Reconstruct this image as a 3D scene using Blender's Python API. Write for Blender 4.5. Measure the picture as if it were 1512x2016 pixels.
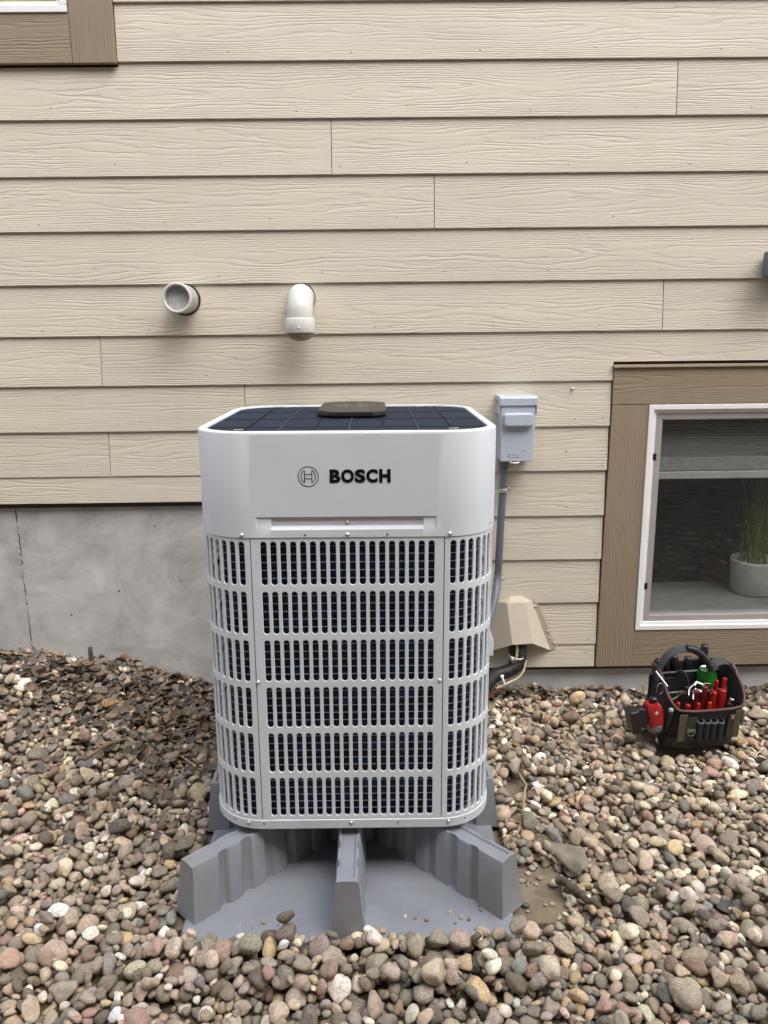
import bpy, bmesh, math, random
import numpy as np
from mathutils import Vector, Matrix, Euler, noise as mnoise

for o in list(bpy.data.objects):
    bpy.data.objects.remove(o)
S = bpy.context.scene
COL = S.collection
R = math.radians
rnd = random.Random(7)
nrg = np.random.default_rng(11)

# ---------------------------------------------------------------- camera
cam_d = bpy.data.cameras.new("camera")
cam_d.sensor_fit = 'VERTICAL'
cam_d.sensor_height = 24.0
cam_d.lens = 24.0 * 1515 / 2016
cam_d.clip_start, cam_d.clip_end = 0.02, 300
cam = bpy.data.objects.new("camera", cam_d)
COL.objects.link(cam)
p_, r_, y_ = R(12.7356), R(-0.6309), R(-0.5483)
F = Vector((0, math.cos(p_), -math.sin(p_)))
U = Vector((0, math.sin(p_), math.cos(p_)))
X = Vector((1, 0, 0))
Zr = Matrix.Rotation(y_, 3, 'Z')
F, U, X = Zr @ F, Zr @ U, Zr @ X
X2 = math.cos(r_) * X + math.sin(r_) * U
U2 = -math.sin(r_) * X + math.cos(r_) * U
cam.matrix_world = Matrix(((X2.x, U2.x, -F.x, 0), (X2.y, U2.y, -F.y, -2.8888),
                           (X2.z, U2.z, -F.z, 1.3531), (0, 0, 0, 1)))
S.camera = cam

# ---------------------------------------------------------------- world, sun, exposure
SUN_DIR = Vector((0.30, -0.40, 0.80)).normalized()      # towards the sun
SUN_EL = math.asin(SUN_DIR.z)
W = bpy.data.worlds.new("World")
S.world = W
W.use_nodes = True
wn, wl = W.node_tree.nodes, W.node_tree.links
wn.clear()
sky = wn.new('ShaderNodeTexSky')
sky.sky_type = 'NISHITA'
sky.sun_disc = False
sky.sun_elevation = SUN_EL
sky.sun_rotation = math.atan2(SUN_DIR.x, SUN_DIR.y)
sky.dust_density = 3.0
sky.air_density = 1.0
hs = wn.new('ShaderNodeHueSaturation')
hs.inputs['Saturation'].default_value = 0.46
bg = wn.new('ShaderNodeBackground')
bg.inputs['Strength'].default_value = 0.15
wo = wn.new('ShaderNodeOutputWorld')
wl.new(sky.outputs[0], hs.inputs['Color'])
wl.new(hs.outputs[0], bg.inputs['Color'])
wl.new(bg.outputs[0], wo.inputs['Surface'])
sun_d = bpy.data.lights.new("sun", 'SUN')
sun_d.energy = 0.5
sun_d.angle = R(75)
sun_d.color = (1.0, 0.95, 0.87)
sun = bpy.data.objects.new("sun", sun_d)
COL.objects.link(sun)
sun.rotation_euler = SUN_DIR.to_track_quat('Z', 'Y').to_euler()
S.view_settings.view_transform = 'Standard'
S.view_settings.look = 'None'
S.view_settings.exposure = 1.64
S.view_settings.gamma = 1.0
S.view_settings.use_curve_mapping = False
S.render.resolution_x, S.render.resolution_y = 768, 1024


# ---------------------------------------------------------------- helpers
def lin(c):
    """sRGB 0-255 -> linear"""
    return tuple(((v / 255) / 12.92) if v / 255 <= .04045 else (((v / 255) + .055) / 1.055) ** 2.4 for v in c)


class NT:
    def __init__(self, m):
        m.use_nodes = True
        self.t = m.node_tree
        self.n, self.l = self.t.nodes, self.t.links
        self.b = self.n.get('Principled BSDF')

    def new(self, t, **kw):
        nd = self.n.new(t)
        for k, v in kw.items():
            setattr(nd, k, v)
        return nd

    def link(self, a, b):
        self.l.new(a, b)

    def math(self, op, a, b=None, clamp=False):
        nd = self.new('ShaderNodeMath', operation=op)
        nd.use_clamp = clamp
        for i, v in enumerate((a, b)):
            if v is None:
                continue
            if isinstance(v, (int, float)):
                nd.inputs[i].default_value = v
            else:
                self.link(v, nd.inputs[i])
        return nd.outputs[0]

    def noise(self, vec, scale, detail=3, rough=.55, dist=0.0):
        nd = self.new('ShaderNodeTexNoise')
        nd.inputs['Scale'].default_value = scale
        nd.inputs['Detail'].default_value = detail
        nd.inputs['Roughness'].default_value = rough
        nd.inputs['Distortion'].default_value = dist
        if vec is not None:
            self.link(vec, nd.inputs['Vector'])
        return nd

    def mapping(self, vec, scale=(1, 1, 1), loc=(0, 0, 0)):
        nd = self.new('ShaderNodeMapping')
        nd.inputs['Scale'].default_value = scale
        nd.inputs['Location'].default_value = loc
        self.link(vec, nd.inputs['Vector'])
        return nd.outputs[0]

    def ramp(self, fac, stops):
        nd = self.new('ShaderNodeValToRGB')
        cr = nd.color_ramp
        while len(cr.elements) < len(stops):
            cr.elements.new(.5)
        for e, (p, c) in zip(cr.elements, stops):
            e.position = p
            e.color = (*c, 1)
        self.link(fac, nd.inputs[0])
        return nd.outputs[0]

    def mix(self, fac, a, b, mode='MIX'):
        nd = self.new('ShaderNodeMix', data_type='RGBA', blend_type=mode)
        for i, v in ((0, fac), (6, a), (7, b)):
            if isinstance(v, (int, float)):
                nd.inputs[i].default_value = v
            elif isinstance(v, tuple):
                nd.inputs[i].default_value = (*v, 1)
            else:
                self.link(v, nd.inputs[i])
        return nd.outputs[2]

    def bump(self, h, strength, dist, normal=None):
        nd = self.new('ShaderNodeBump')
        nd.inputs['Strength'].default_value = strength
        nd.inputs['Distance'].default_value = dist
        self.link(h, nd.inputs['Height'])
        if normal is not None:
            self.link(normal, nd.inputs['Normal'])
        return nd.outputs[0]


def mat(name, col, rough=.5, metal=0.0, var=.12, vscale=18, bump=0.0, bscale=200, coat=0.0, dark=None, spec=None):
    """plain procedural material: base colour with mottling, uneven roughness and optional fine relief"""
    m = bpy.data.materials.new(name)
    k = NT(m)
    tc = k.new('ShaderNodeTexCoord').outputs['Object']
    n1 = k.noise(tc, vscale, 5, .6)
    lo = tuple(c * (1 - var) for c in col)
    hi = tuple(min(1, c * (1 + var)) for c in col)
    c = k.ramp(n1.outputs[0], [(.3, lo), (.7, hi)])
    if dark is not None:
        n3 = k.noise(tc, vscale * .35, 6, .7)
        f = k.ramp(n3.outputs[0], [(.52, (0, 0, 0)), (.72, (1, 1, 1))])
        c = k.mix(f, c, dark)
    k.link(c, k.b.inputs['Base Color'])
    k.b.inputs['Metallic'].default_value = metal
    rr = k.new('ShaderNodeMapRange')
    rr.inputs[3].default_value = max(.03, rough - .08)
    rr.inputs[4].default_value = min(1, rough + .08)
    k.link(n1.outputs[0], rr.inputs[0])
    k.link(rr.outputs[0], k.b.inputs['Roughness'])
    if coat:
        k.b.inputs['Coat Weight'].default_value = coat
    if spec is not None:
        k.b.inputs['Specular IOR Level'].default_value = spec
    if bump:
        n2 = k.noise(tc, bscale, 3)
        k.link(k.bump(n2.outputs[0], .6, bump), k.b.inputs['Normal'])
    return m


class MB:
    """collects shapes for ONE mesh"""
    def __init__(self):
        self.v, self.f, self.m, self.s = [], [], [], []

    def add(self, vs, fs, mi=0, smooth=False):
        o = len(self.v)
        self.v += [tuple(p) for p in vs]
        for f in fs:
            self.f.append(tuple(i + o for i in f))
            self.m.append(mi)
            self.s.append(smooth)

    def box(self, x0, x1, y0, y1, z0, z1, mi=0, M=None):
        vs = [Vector(p) for p in ((x0, y0, z0), (x1, y0, z0), (x1, y1, z0), (x0, y1, z0), (x0, y0, z1), (x1, y0, z1), (x1, y1, z1), (x0, y1, z1))]
        if M is not None:
            vs = [M @ v for v in vs]
        self.add(vs, [(0, 3, 2, 1), (4, 5, 6, 7), (0, 1, 5, 4), (1, 2, 6, 5), (2, 3, 7, 6), (3, 0, 4, 7)], mi)

    def prism(self, pts, axis_fn, mi=0, smooth=False):
        """pts: 2D loop; axis_fn(p,k)->3D for k=0,1"""
        n = len(pts)
        vs = [axis_fn(p, 0) for p in pts] + [axis_fn(p, 1) for p in pts]
        self.add(vs, [tuple(range(n))[::-1], tuple(range(n, 2 * n))], mi)
        self.add(vs, [(i, (i + 1) % n, n + (i + 1) % n, n + i) for i in range(n)], mi, smooth)

    def tube(self, path, r, n=12, mi=0, caps=True, squash=None):
        path = [Vector(p) for p in path]
        rs = r if isinstance(r, (list, tuple)) else [r] * len(path)
        up = None
        rings = []
        for i, p in enumerate(path):
            t = (path[min(i + 1, len(path) - 1)] - path[max(i - 1, 0)]).normalized()
            if up is None:
                up = Vector((0, 0, 1)) if abs(t.z) < .9 else Vector((0, 1, 0))
            a = (up - t * up.dot(t))
            if a.length < 1e-6:
                a = t.orthogonal()
            a.normalize()
            b = t.cross(a)
            up = a
            sx, sy = squash if squash else (1, 1)
            rings.append([p + (a * math.cos(2 * math.pi * k / n) * sx + b * math.sin(2 * math.pi * k / n) * sy) * rs[i] for k in range(n)])
        vs = [v for ring in rings for v in ring]
        fs = []
        for i in range(len(path) - 1):
            for k in range(n):
                a0, a1 = i * n + k, i * n + (k + 1) % n
                fs.append((a0, a0 + n, a1 + n, a1))
        self.add(vs, fs, mi, True)
        if caps:
            e = (len(path) - 1) * n
            self.add(rings[0] + rings[-1], [tuple(range(n)), tuple(range(2 * n - 1, n - 1, -1))], mi)

    def lathe(self, prof, n=24, mi=0, M=None, smooth=True):
        """prof: [(r,z)] around Z"""
        vs = []
        for r, z in prof:
            for k in range(n):
                a = 2 * math.pi * k / n
                v = Vector((r * math.cos(a), r * math.sin(a), z))
                vs.append(M @ v if M is not None else v)
        fs = []
        for i in range(len(prof) - 1):
            for k in range(n):
                a0, a1 = i * n + k, i * n + (k + 1) % n
                fs.append((a0, a1, a1 + n, a0 + n))
        self.add(vs, fs, mi, smooth)

    def build(self, name, mats, parent=None, loc=(0, 0, 0), rot=(0, 0, 0), bevel=0.0, seg=2, angle=30):
        me = bpy.data.meshes.new(name)
        me.from_pydata(self.v, [], self.f)
        mats = mats if isinstance(mats, (list, tuple)) else [mats]
        for m in mats:
            me.materials.append(m)
        me.polygons.foreach_set('material_index', self.m)
        me.polygons.foreach_set('use_smooth', self.s)
        me.update()
        o = bpy.data.objects.new(name, me)
        COL.objects.link(o)
        o.location, o.rotation_euler = loc, rot
        if parent:
            o.parent = parent
        if bevel:
            bv = o.modifiers.new("bevel", 'BEVEL')
            bv.width, bv.segments, bv.limit_method = bevel, seg, 'ANGLE'
            bv.angle_limit = R(angle)
            bv.harden_normals = False
        return o


def fix(o):
    bm = bmesh.new()
    bm.from_mesh(o.data)
    bmesh.ops.remove_doubles(bm, verts=bm.verts, dist=1e-5)
    bmesh.ops.recalc_face_normals(bm, faces=bm.faces)
    bm.to_mesh(o.data)
    bm.free()
    return o


def thing(name, label, cat, loc=(0, 0, 0), rot=(0, 0, 0), group=None):
    o = bpy.data.objects.new(name, None)
    o.empty_display_size = .05
    COL.objects.link(o)
    o.location, o.rotation_euler = loc, rot
    tag(o, label, cat, group)
    return o


def tag(o, label=None, cat=None, group=None, kind=None):
    if label: o['label'] = label
    if cat: o['category'] = cat
    if group: o['group'] = group
    if kind: o['kind'] = kind
    return o


def rounded(w, h, r, n=6):
    """rounded rectangle loop, half sizes w,h"""
    pts = []
    for cx, cy, a0 in ((w - r, h - r, 0), (-w + r, h - r, 90), (-w + r, -h + r, 180), (w - r, -h + r, 270)):
        for i in range(n + 1):
            a = R(a0 + 90 * i / n)
            pts.append((cx + r * math.cos(a), cy + r * math.sin(a)))
    return pts


def smooth_path(pts, sub=6):
    """Catmull-Rom"""
    P = [Vector(p) for p in pts]
    out = []
    for i in range(len(P) - 1):
        a, b, c, d = P[max(i - 1, 0)], P[i], P[i + 1], P[min(i + 2, len(P) - 1)]
        for k in range(sub):
            t = k / sub
            out.append(.5 * ((2 * b) + (c - a) * t + (2 * a - 5 * b + 4 * c - d) * t * t + (3 * b - a - 3 * c + d) * t ** 3))
    out.append(P[-1])
    return out


# ---------------------------------------------------------------- materials
def wood_grain_mat(name, col, lines=9.0, half=.09, strength=.52, vertical=False, rough=.6):
    """fibre-cement boards embossed with a cedar grain: contour lines of a stretched field"""
    m = bpy.data.materials.new(name)
    k = NT(m)
    tc = k.new('ShaderNodeTexCoord').outputs['Object']
    oi = k.new('ShaderNodeObjectInfo')
    sep = k.new('ShaderNodeSeparateXYZ')
    k.link(tc, sep.inputs[0])
    lx, lz = (sep.outputs[2], sep.outputs[0]) if vertical else (sep.outputs[0], sep.outputs[2])
    off = k.math('MULTIPLY', oi.outputs['Random'], 57.0)
    comb = k.new('ShaderNodeCombineXYZ')
    k.link(k.math('ADD', k.math('MULTIPLY', lx, .62), off), comb.inputs[0])
    k.link(k.math('MULTIPLY', lz, 5.0), comb.inputs[1])
    k.link(off, comb.inputs[2])
    big = k.noise(comb.outputs[0], 2.6, 2, .45)
    fine = k.noise(comb.outputs[0], 14, 3, .6)
    zc = k.math('DIVIDE', k.math('SUBTRACT', lz, half), half)
    zc = k.math('ADD', zc, k.math('MULTIPLY', k.math('SUBTRACT', oi.outputs['Random'], .5), .5))
    par = k.math('MULTIPLY', k.math('MULTIPLY', zc, zc), lines)
    f = k.math('ADD', par, k.math('MULTIPLY', big.outputs[0], 8.0))
    f = k.math('ADD', f, k.math('MULTIPLY', fine.outputs[0], 1.5))
    s = k.math('SINE', k.math('MULTIPLY', f, 6.2832))
    groove = k.math('POWER', k.math('MULTIPLY', k.math('ADD', s, 1.0), .5), 4.0)
    amp = k.noise(comb.outputs[0], 5.5, 2, .5)
    groove = k.math('MULTIPLY', groove, k.math('MULTIPLY', k.math('SUBTRACT', amp.outputs[0], .22), 2.2, True))
    # very fine fibre lines
    comb2 = k.new('ShaderNodeCombineXYZ')
    k.link(k.math('ADD', k.math('MULTIPLY', lx, 3.0), off), comb2.inputs[0])
    k.link(k.math('MULTIPLY', lz, 120.0), comb2.inputs[1])
    fib = k.noise(comb2.outputs[0], 2.2, 3, .6)
    h = k.math('SUBTRACT', k.math('MULTIPLY', fib.outputs[0], .55), groove)
    mott = k.noise(comb.outputs[0], 1.7, 4, .6)
    c = k.ramp(mott.outputs[0], [(.3, tuple(v * .94 for v in col)), (.7, tuple(v * 1.05 for v in col))])
    c = k.mix(k.math('MULTIPLY', groove, .12), c, tuple(v * .5 for v in col))
    stv = k.new('ShaderNodeCombineXYZ')
    k.link(k.math('MULTIPLY', lx, 7.0), stv.inputs[0])
    k.link(k.math('MULTIPLY', lz, 1.6), stv.inputs[1])
    k.link(off, stv.inputs[2])
    drt = k.ramp(k.noise(stv.outputs[0], 1.0, 5, .7).outputs[0], [(.30, (.975, .972, .965)), (.55, (1, 1, 1)), (.80, (1.01, 1.01, 1.01))])
    c = k.mix(1.0, c, drt, 'MULTIPLY')
    bv_ = k.math('ADD', k.math('MULTIPLY', k.math('FRACT', k.math('MULTIPLY', oi.outputs['Random'], 7.31)), .06), .97)
    hv = k.new('ShaderNodeHueSaturation')
    k.link(bv_, hv.inputs['Value'])
    k.link(c, hv.inputs['Color'])
    k.link(hv.outputs[0], k.b.inputs['Base Color'])
    k.b.inputs['Roughness'].default_value = rough
    k.b.inputs['Specular IOR Level'].default_value = .35
    k.link(k.bump(h, strength, .0021), k.b.inputs['Normal'])
    return m


M_SIDING = wood_grain_mat("siding_paint", lin((203, 195, 178)))
M_TRIM = wood_grain_mat("trim_paint", lin((142, 126, 106)), lines=9, half=.07, strength=.62)
M_TRIMV = wood_grain_mat("trim_paint_vertical", lin((142, 126, 106)), lines=5, half=.07, strength=.6, vertical=True)
M_DRIP = mat("drip_cap_metal", lin((170, 155, 132)), .5, var=.06)


def concrete_mat():
    m = bpy.data.materials.new("concrete")
    k = NT(m)
    tc = k.new('ShaderNodeTexCoord').outputs['Object']
    a = k.noise(tc, 3.1, 7, .68, .4)
    b = k.noise(k.mapping(tc, (1.6, 1, 4)), 3.5, 6, .66, .5)
    c = k.noise(tc, 140, 2, .5)
    col = k.ramp(a.outputs[0], [(.32, lin((150, 150, 147))), (.48, lin((184, 183, 180))), (.56, lin((192, 191, 187))), (.70, lin((214, 212, 206)))])
    col = k.mix(k.math('MULTIPLY', k.ramp(b.outputs[0], [(.45, (0, 0, 0)), (.75, (1, 1, 1))]), .42), col, lin((140, 139, 134)))
    v = k.new('ShaderNodeTexVoronoi')
    v.inputs['Scale'].default_value = 16
    k.link(k.mapping(tc, (1, 1, 1), (.3, .2, .7)), v.inputs['Vector'])
    pit = k.ramp(v.outputs['Distance'], [(.0, (1, 1, 1)), (.05, (1, 1, 1)), (.075, (0, 0, 0))])
    msk = k.ramp(k.noise(tc, 7, 2).outputs[0], [(.52, (0, 0, 0)), (.56, (1, 1, 1))])
    pit = k.mix(1.0, pit, msk, 'MULTIPLY')
    col = k.mix(pit, col, lin((70, 66, 58)))
    k.link(col, k.b.inputs['Base Color'])
    k.b.inputs['Roughness'].default_value = .85
    h = k.math('ADD', k.math('MULTIPLY', a.outputs[0], .8), k.math('ADD', k.math('MULTIPLY', c.outputs[0], .12), k.math('MULTIPLY', b.outputs[0], .35)))
    h = k.math('SUBTRACT', h, k.math('MULTIPLY', pit, .5))
    k.link(k.bump(h, .5, .006), k.b.inputs['Normal'])
    return m


M_CONC = concrete_mat()
M_WHITE = mat("white_vinyl", (.80, .80, .79), .35, var=.03)
M_PVC = mat("pvc", (.58, .57, .525), .32, var=.04, vscale=30)
M_PVC_IN = mat("pipe_inside", lin((190, 190, 188)), .5, var=.15, vscale=40)
M_SCREENFRAME = mat("grey_aluminium", lin((176, 172, 170)), .4, .3, var=.06)
M_BLACK = mat("black_plastic", (.012, .012, .013), .38, var=.3)
M_AC = mat("unit_paint", lin((216, 221, 226)), .44, var=.025, vscale=6, bump=.00015, bscale=900)
M_AC2 = mat("unit_base_paint", lin((206, 209, 212)), .45, var=.05, vscale=12)
M_TOPDARK = mat("top_grille_black", (.013, .021, .038), .65, spec=.12, var=.25, vscale=9, bump=.0004, bscale=260)
M_RIB = mat("rib_dark", (.006, .009, .015), .6, var=.2, spec=.15)
M_SCREW = mat("zinc_screw", (.62, .61, .58), .3, .9, var=.1)
M_HOLE = mat("hole_black", (.006, .006, .006), .8, var=.1)
M_LOGO = mat("logo_gloss_black", (.006, .006, .007), .12, var=.1)
M_LOGOLINE = mat("logo_line_dark", lin((58, 52, 48)), .3, var=.1)
M_STAND = mat("stand_plastic", lin((136, 140, 147)), .46, var=.10, vscale=9, bump=.0007, bscale=420, dark=lin((128, 126, 122)))
M_GREYBOX = mat("disconnect_grey", lin((176, 184, 195)), .38, var=.05, vscale=10, bump=.0003, bscale=300)
M_CONDUIT = mat("conduit_grey", lin((92, 98, 110)), .42, var=.08)
M_HOOD = mat("line_cover_beige", lin((184, 175, 156)), .45, var=.06, vscale=12)
M_INSUL = mat("foam_insulation", (.010, .010, .011), .45, var=.3, vscale=60, bump=.003, bscale=90)
M_ZIP = mat("zip_tie_white", (.78, .77, .74), .4, var=.04)
M_COPPER = mat("copper", lin((160, 105, 80)), .35, .9, var=.15)
M_TAPE = mat("tan_sleeve", lin((196, 180, 150)), .4, var=.1)


def coil_mat():
    m = bpy.data.materials.new("coil_fins")
    k = NT(m)
    tc = k.new('ShaderNodeTexCoord').outputs['Object']
    n = k.noise(k.mapping(tc, (14, 14, 22)), 3, 2)
    c = k.ramp(n.outputs[0], [(.35, (.010, .009, .008)), (.5, (.006, .012, .030)), (.66, (.010, .040, .115))])
    k.link(c, k.b.inputs['Base Color'])
    k.b.inputs['Roughness'].default_value = .35
    k.b.inputs['Metallic'].default_value = .25
    w = k.new('ShaderNodeTexWave', wave_type='BANDS', bands_direction='X')
    w.inputs['Scale'].default_value = 160
    k.link(tc, w.inputs['Vector'])
    k.link(k.bump(w.outputs[0], .6, .001), k.b.inputs['Normal'])
    return m


M_COIL = coil_mat()
M_WIRE = mat("guard_wire", lin((150, 164, 186)), .4, .2, var=.1)

# ================================================================= THE HOUSE
KZ = [2.4565, 2.2758, 2.0958, 1.9135, 1.7318, 1.5502, 1.3706, 1.1906, 1.0218, .8522, .676, .5002, .3219, .1456]
house = thing("house_wall", "beige lap siding house wall standing on a grey concrete foundation", "house wall")
XL, XR = -3.2, 3.4
TH = .009


def plank(poly, zb, slope=.0085, zspan=.178, y0=0.0):
    """poly: loop of (x,z); front face leans back towards the top"""
    x0 = min(p[0] for p in poly)
    jx = x0
    mb = MB()

    def fn(p, kk):
        y = y0 + slope * (p[1] - zb) / zspan + (TH if kk else 0)
        return (p[0] - jx, y, p[1] - zb)
    mb.prism(poly, fn)
    o = mb.build("plank", M_SIDING, house, (jx, 0, zb), bevel=.0011, seg=2)
    fix(o)
    return o


def rect(x0, x1, z0, z1):
    return [(x0, z0), (x1, z0), (x1, z1), (x0, z1)]


GAP = .0022
LAP = .022
joints = {2: [(1.055, 1.051)], 3: [(-.1425, -.1405)], 4: [(.2175, .217)], 6: [(1.056, 1.052)], 7: [(-1.008, -1.004)], 8: [(-.486, -.486)], 9: [(-1.007, -1.004)]}
extra = {1: [-2.6, 1.9], 3: [2.2], 4: [-2.4], 5: [-2.0, 2.3], 6: [-1.7], 8: [-2.7], 10: [-1.5], 0: [.6]}
# KZ[i] is the bottom edge of course i; rows above the picture too
rows = [KZ[0] + .1805 * j for j in (4, 3, 2, 1)] + KZ
for idx, zb in enumerate(rows):
    i = idx - 4
    top = (rows[idx - 1] if idx else zb + .18) + LAP
    span = top - zb - LAP
    xl, xr = XL, XR
    if i <= 1:
        xl = -.8585
    cuts = list(joints.get(i, [])) + [(c, c) for c in extra.get(i, []) if xl < c < xr]
    if i >= 8:
        xr = {8: .8815, 9: .880, 10: .877, 11: .8765, 12: .8745, 13: .8725}[i]
        cuts = [c for c in cuts if c[0] < xr]
    if i >= 10:
        xl = .02
        cuts = [c for c in cuts if c[0] > xl]
    cuts.sort()
    edges = [(xl, xl)] + cuts + [(xr, xr)]
    for a, b in zip(edges[:-1], edges[1:]):
        g0 = GAP / 2 if a != edges[0] else 0
        g1 = GAP / 2 if b != edges[-1] else 0
        if i == 7 and b == edges[-1]:
            poly = [(a[0] + g0, zb), (.884, zb), (.884, 1.2585), (xr, 1.2585), (xr, top), (a[1] + g0, top)]
        elif i == 2 and a[0] == XL and b[0] > -.8:
            poly = [(a[0] + g0, zb), (b[0] - g1, zb), (b[1] - g1, top), (-.8585, top), (-.8585, 2.262), (a[1] + g0, 2.262)]
        else:
            poly = [(a[0] + g0, zb), (b[0] - g1, zb), (b[1] - g1, top), (a[1] + g0, top)]
        plank(poly, zb, zspan=span)
# starter pieces at the bottom of the wall
plank([(XL, .7499), (.02, .7495), (.02, KZ[9] + LAP), (XL, KZ[9] + LAP)], .7497)
plank([(.02, .0485), (.8705, .0485), (.8705, KZ[13] + LAP), (.02, KZ[13] + LAP)], .0485)

# sheathing behind the boards (with the two window openings) and the foundation
mb = MB()
WX0, WX1, WZ0, WZ1 = 1.03, 2.55, .207, 1.094       # lower window opening
UX0, UX1, UZ0, UZ1 = -2.3, -1.015, 2.426, 3.3      # upper window opening
for x0, x1, z0, z1 in ((XL, UX0, .73, 3.35), (UX0, UX1, .73, UZ0), (UX1, .02, .73, 3.35), (.02, WX0, .03, 3.35),
                       (WX0, WX1, WZ1, 3.35), (WX0, WX1, .03, WZ0), (WX1, XR, .03, 3.35)):
    mb.box(x0, x1, .0185, .12, z0, z1)
mb.build("sheathing", mat("sheathing_dark", (.05, .045, .04), .9), house)

JX = -1.398
mb = MB(); mb.box(XL, JX - .0025, .034, .3, -.4, .80); mb.build("foundation_panel", M_CONC, house, bevel=.003)
mb = MB(); mb.box(JX + .0025, .02, .033, .3, -.4, .80); mb.build("foundation_panel", M_CONC, house, bevel=.003)
mb = MB(); mb.box(.0205, XR, .034, .3, -.4, .09); mb.build("foundation_panel", M_CONC, house, bevel=.003)
# ragged mortar fin left in the cold joint
mb = MB()
z = .14
while z < .76:
    h = rnd.uniform(.006, .022)
    w = rnd.uniform(.002, .0055)
    d = rnd.uniform(.029, .0335)
    x = JX + rnd.uniform(-.003, .003) + .004 * math.sin(z * 20)
    if rnd.random() < .8:
        mb.add([(x - w, .0345, z), (x + w, .0345, z), (x + w * .3, d, z + h * .3), (x - w * .2, d, z + h * .7), (x + w, .0345, z + h), (x - w, .0345, z + h)],
               [(0, 1, 2), (0, 2, 3, 5), (1, 4, 3, 2), (3, 4, 5)])
    z += h
mb.build("mortar_ridge", mat("mortar", lin((176, 172, 162)), .9, var=.2, vscale=80), house)['kind'] = 'stuff'

# nails
mb = MB()
for i, zb in enumerate(KZ):
    x = -1.85 + (i * .173) % .4
    while x < 2.2:
        xx, zz = x + rnd.uniform(-.03, .03), zb + rnd.uniform(.018, .04)
        ok = (i < 8 or xx < .86) and not (i < 2 and xx < -.84) and not (i >= 10 and xx < .44)
        if ok:
            y = .0085 * (zz - zb) / .178
            mb.lathe([(.0034, .0), (.0030, .0011), (.0, .0014)], 8, 0, Matrix.Translation((xx, y + .0003, zz)) @ Matrix.Rotation(R(90), 4, 'X'))
        x += .4065
for xx, i, zz in ((.855, 8, 1.055), (.862, 9, .872), (.855, 11, .525), (.852, 10, .70), (.85, 12, .345), (.845, 13, .168), (.835, 13, .11)):
    mb.lathe([(.0036, .0), (.0030, .0012), (.0, .0015)], 8, 0, Matrix.Translation((xx, .001, zz)) @ Matrix.Rotation(R(90), 4, 'X'))
mb.build("nail_head", mat("painted_nail", lin((168, 156, 136)), .5, var=.3, vscale=300), house)['kind'] = 'stuff'
mb = MB()
mb.lathe([(.0065, 0), (.0065, .0015), (.004, .003), (.0022, .003), (.0022, .014), (.0, .0155)], 10, 0, Matrix.Translation((.7366, .004, 1.162)) @ Matrix.Rotation(R(95), 4, 'X'))
mb.build("screw", M_SCREW, house)
mb = MB(); mb.lathe([(.0032, 0), (0, .0002)], 8, 0, Matrix.Translation((.722, .0035, .926)) @ Matrix.Rotation(R(90), 4, 'X')); mb.build("screw_hole", M_HOLE, house)


def trim(x0, x1, z0, z1, y0=-.006, vert=False):
    mb = MB()
    mb.box(0, x1 - x0, 0, .022, 0, z1 - z0)
    o = mb.build("trim_board", M_TRIMV if vert else M_TRIM, house, (x0, y0, z0), bevel=.0015)
    return o


# lower window trim
TY = -.004
trim(.886, WX1 + .16, 1.1015, 1.2430, TY)
mb = MB()
mb.prism([(.876, .048), (1.0195, .048), (1.0305, 1.0995), (.887, 1.0995)], lambda p, k_: (p[0] - .876, TY + .001 + .022 * k_, p[1] - .048))
o = fix(mb.build("trim_board", M_TRIMV, house, (.876, 0, .048), bevel=.0015))
trim(1.0205, WX1 + .01, .048, .2025, TY + .0015)
trim(WX1 + .012, WX1 + .16, .048, 1.0995, TY + .001, True)
mb = MB(); mb.box(.882, WX1 + .17, -.014, .012, 1.2445, 1.2475); mb.box(.882, WX1 + .17, -.014, -.012, 1.238, 1.2445)
mb.build("drip_cap", M_DRIP, house)
# upper window trim
trim(-1.0035, -.8602, 2.2676, 3.35, -.016, True)
trim(-2.6, -1.0052, 2.2686, 2.4195, -.014)


def frame_ring(x0, x1, z0, z1, w, y0, y1, mb, M_=0):
    mb.box(x0, x1, y0, y1, z0, z0 + w, M_)
    mb.box(x0, x1, y0, y1, z1 - w, z1, M_)
    mb.box(x0, x0 + w, y0, y1, z0 + w, z1 - w, M_)
    mb.box(x1 - w, x1, y0, y1, z0 + w, z1 - w, M_)


# lower window: white outer frame, stepped
win = MB()
frame_ring(1.0255, WX1 - .005, .2035, 1.099, .019, -.007, .03, win)
frame_ring(1.0447, WX1 - .0242, .2227, 1.0798, .013, .004, .05, win)
win_o = win.build("window", M_WHITE, house, bevel=.0018)
sf = MB()
frame_ring(1.0580, 1.78, .2360, 1.0665, .024, .009, .022, sf)
frame_ring(1.0820, 1.756, .2600, 1.0425, .004, .013, .026, sf)
sf.build("screen_frame", M_SCREENFRAME, win_o, bevel=.0015)
sf2 = MB()
sf2.box(1.0578, 1.79, .026, .06, .2357, .262); sf2.box(1.0578, 1.79, .026, .06, 1.041, 1.0667)
sf2.box(1.0578, 1.081, .026, .06, .262, 1.041); sf2.box(1.765, 1.81, .010, .06, .236, 1.0665)
sf2.build("sash", M_SCREENFRAME, win_o, bevel=.001)
for zc_ in (.900, .384):
    mb = MB(); mb.box(-.006, .008, -.004, .006, -.013, .013); mb.box(-.009, -.004, -.002, .004, -.009, .009)
    mb.build("clip", M_BLACK, win_o, (1.0595, .0075, zc_), bevel=.0012)


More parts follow.
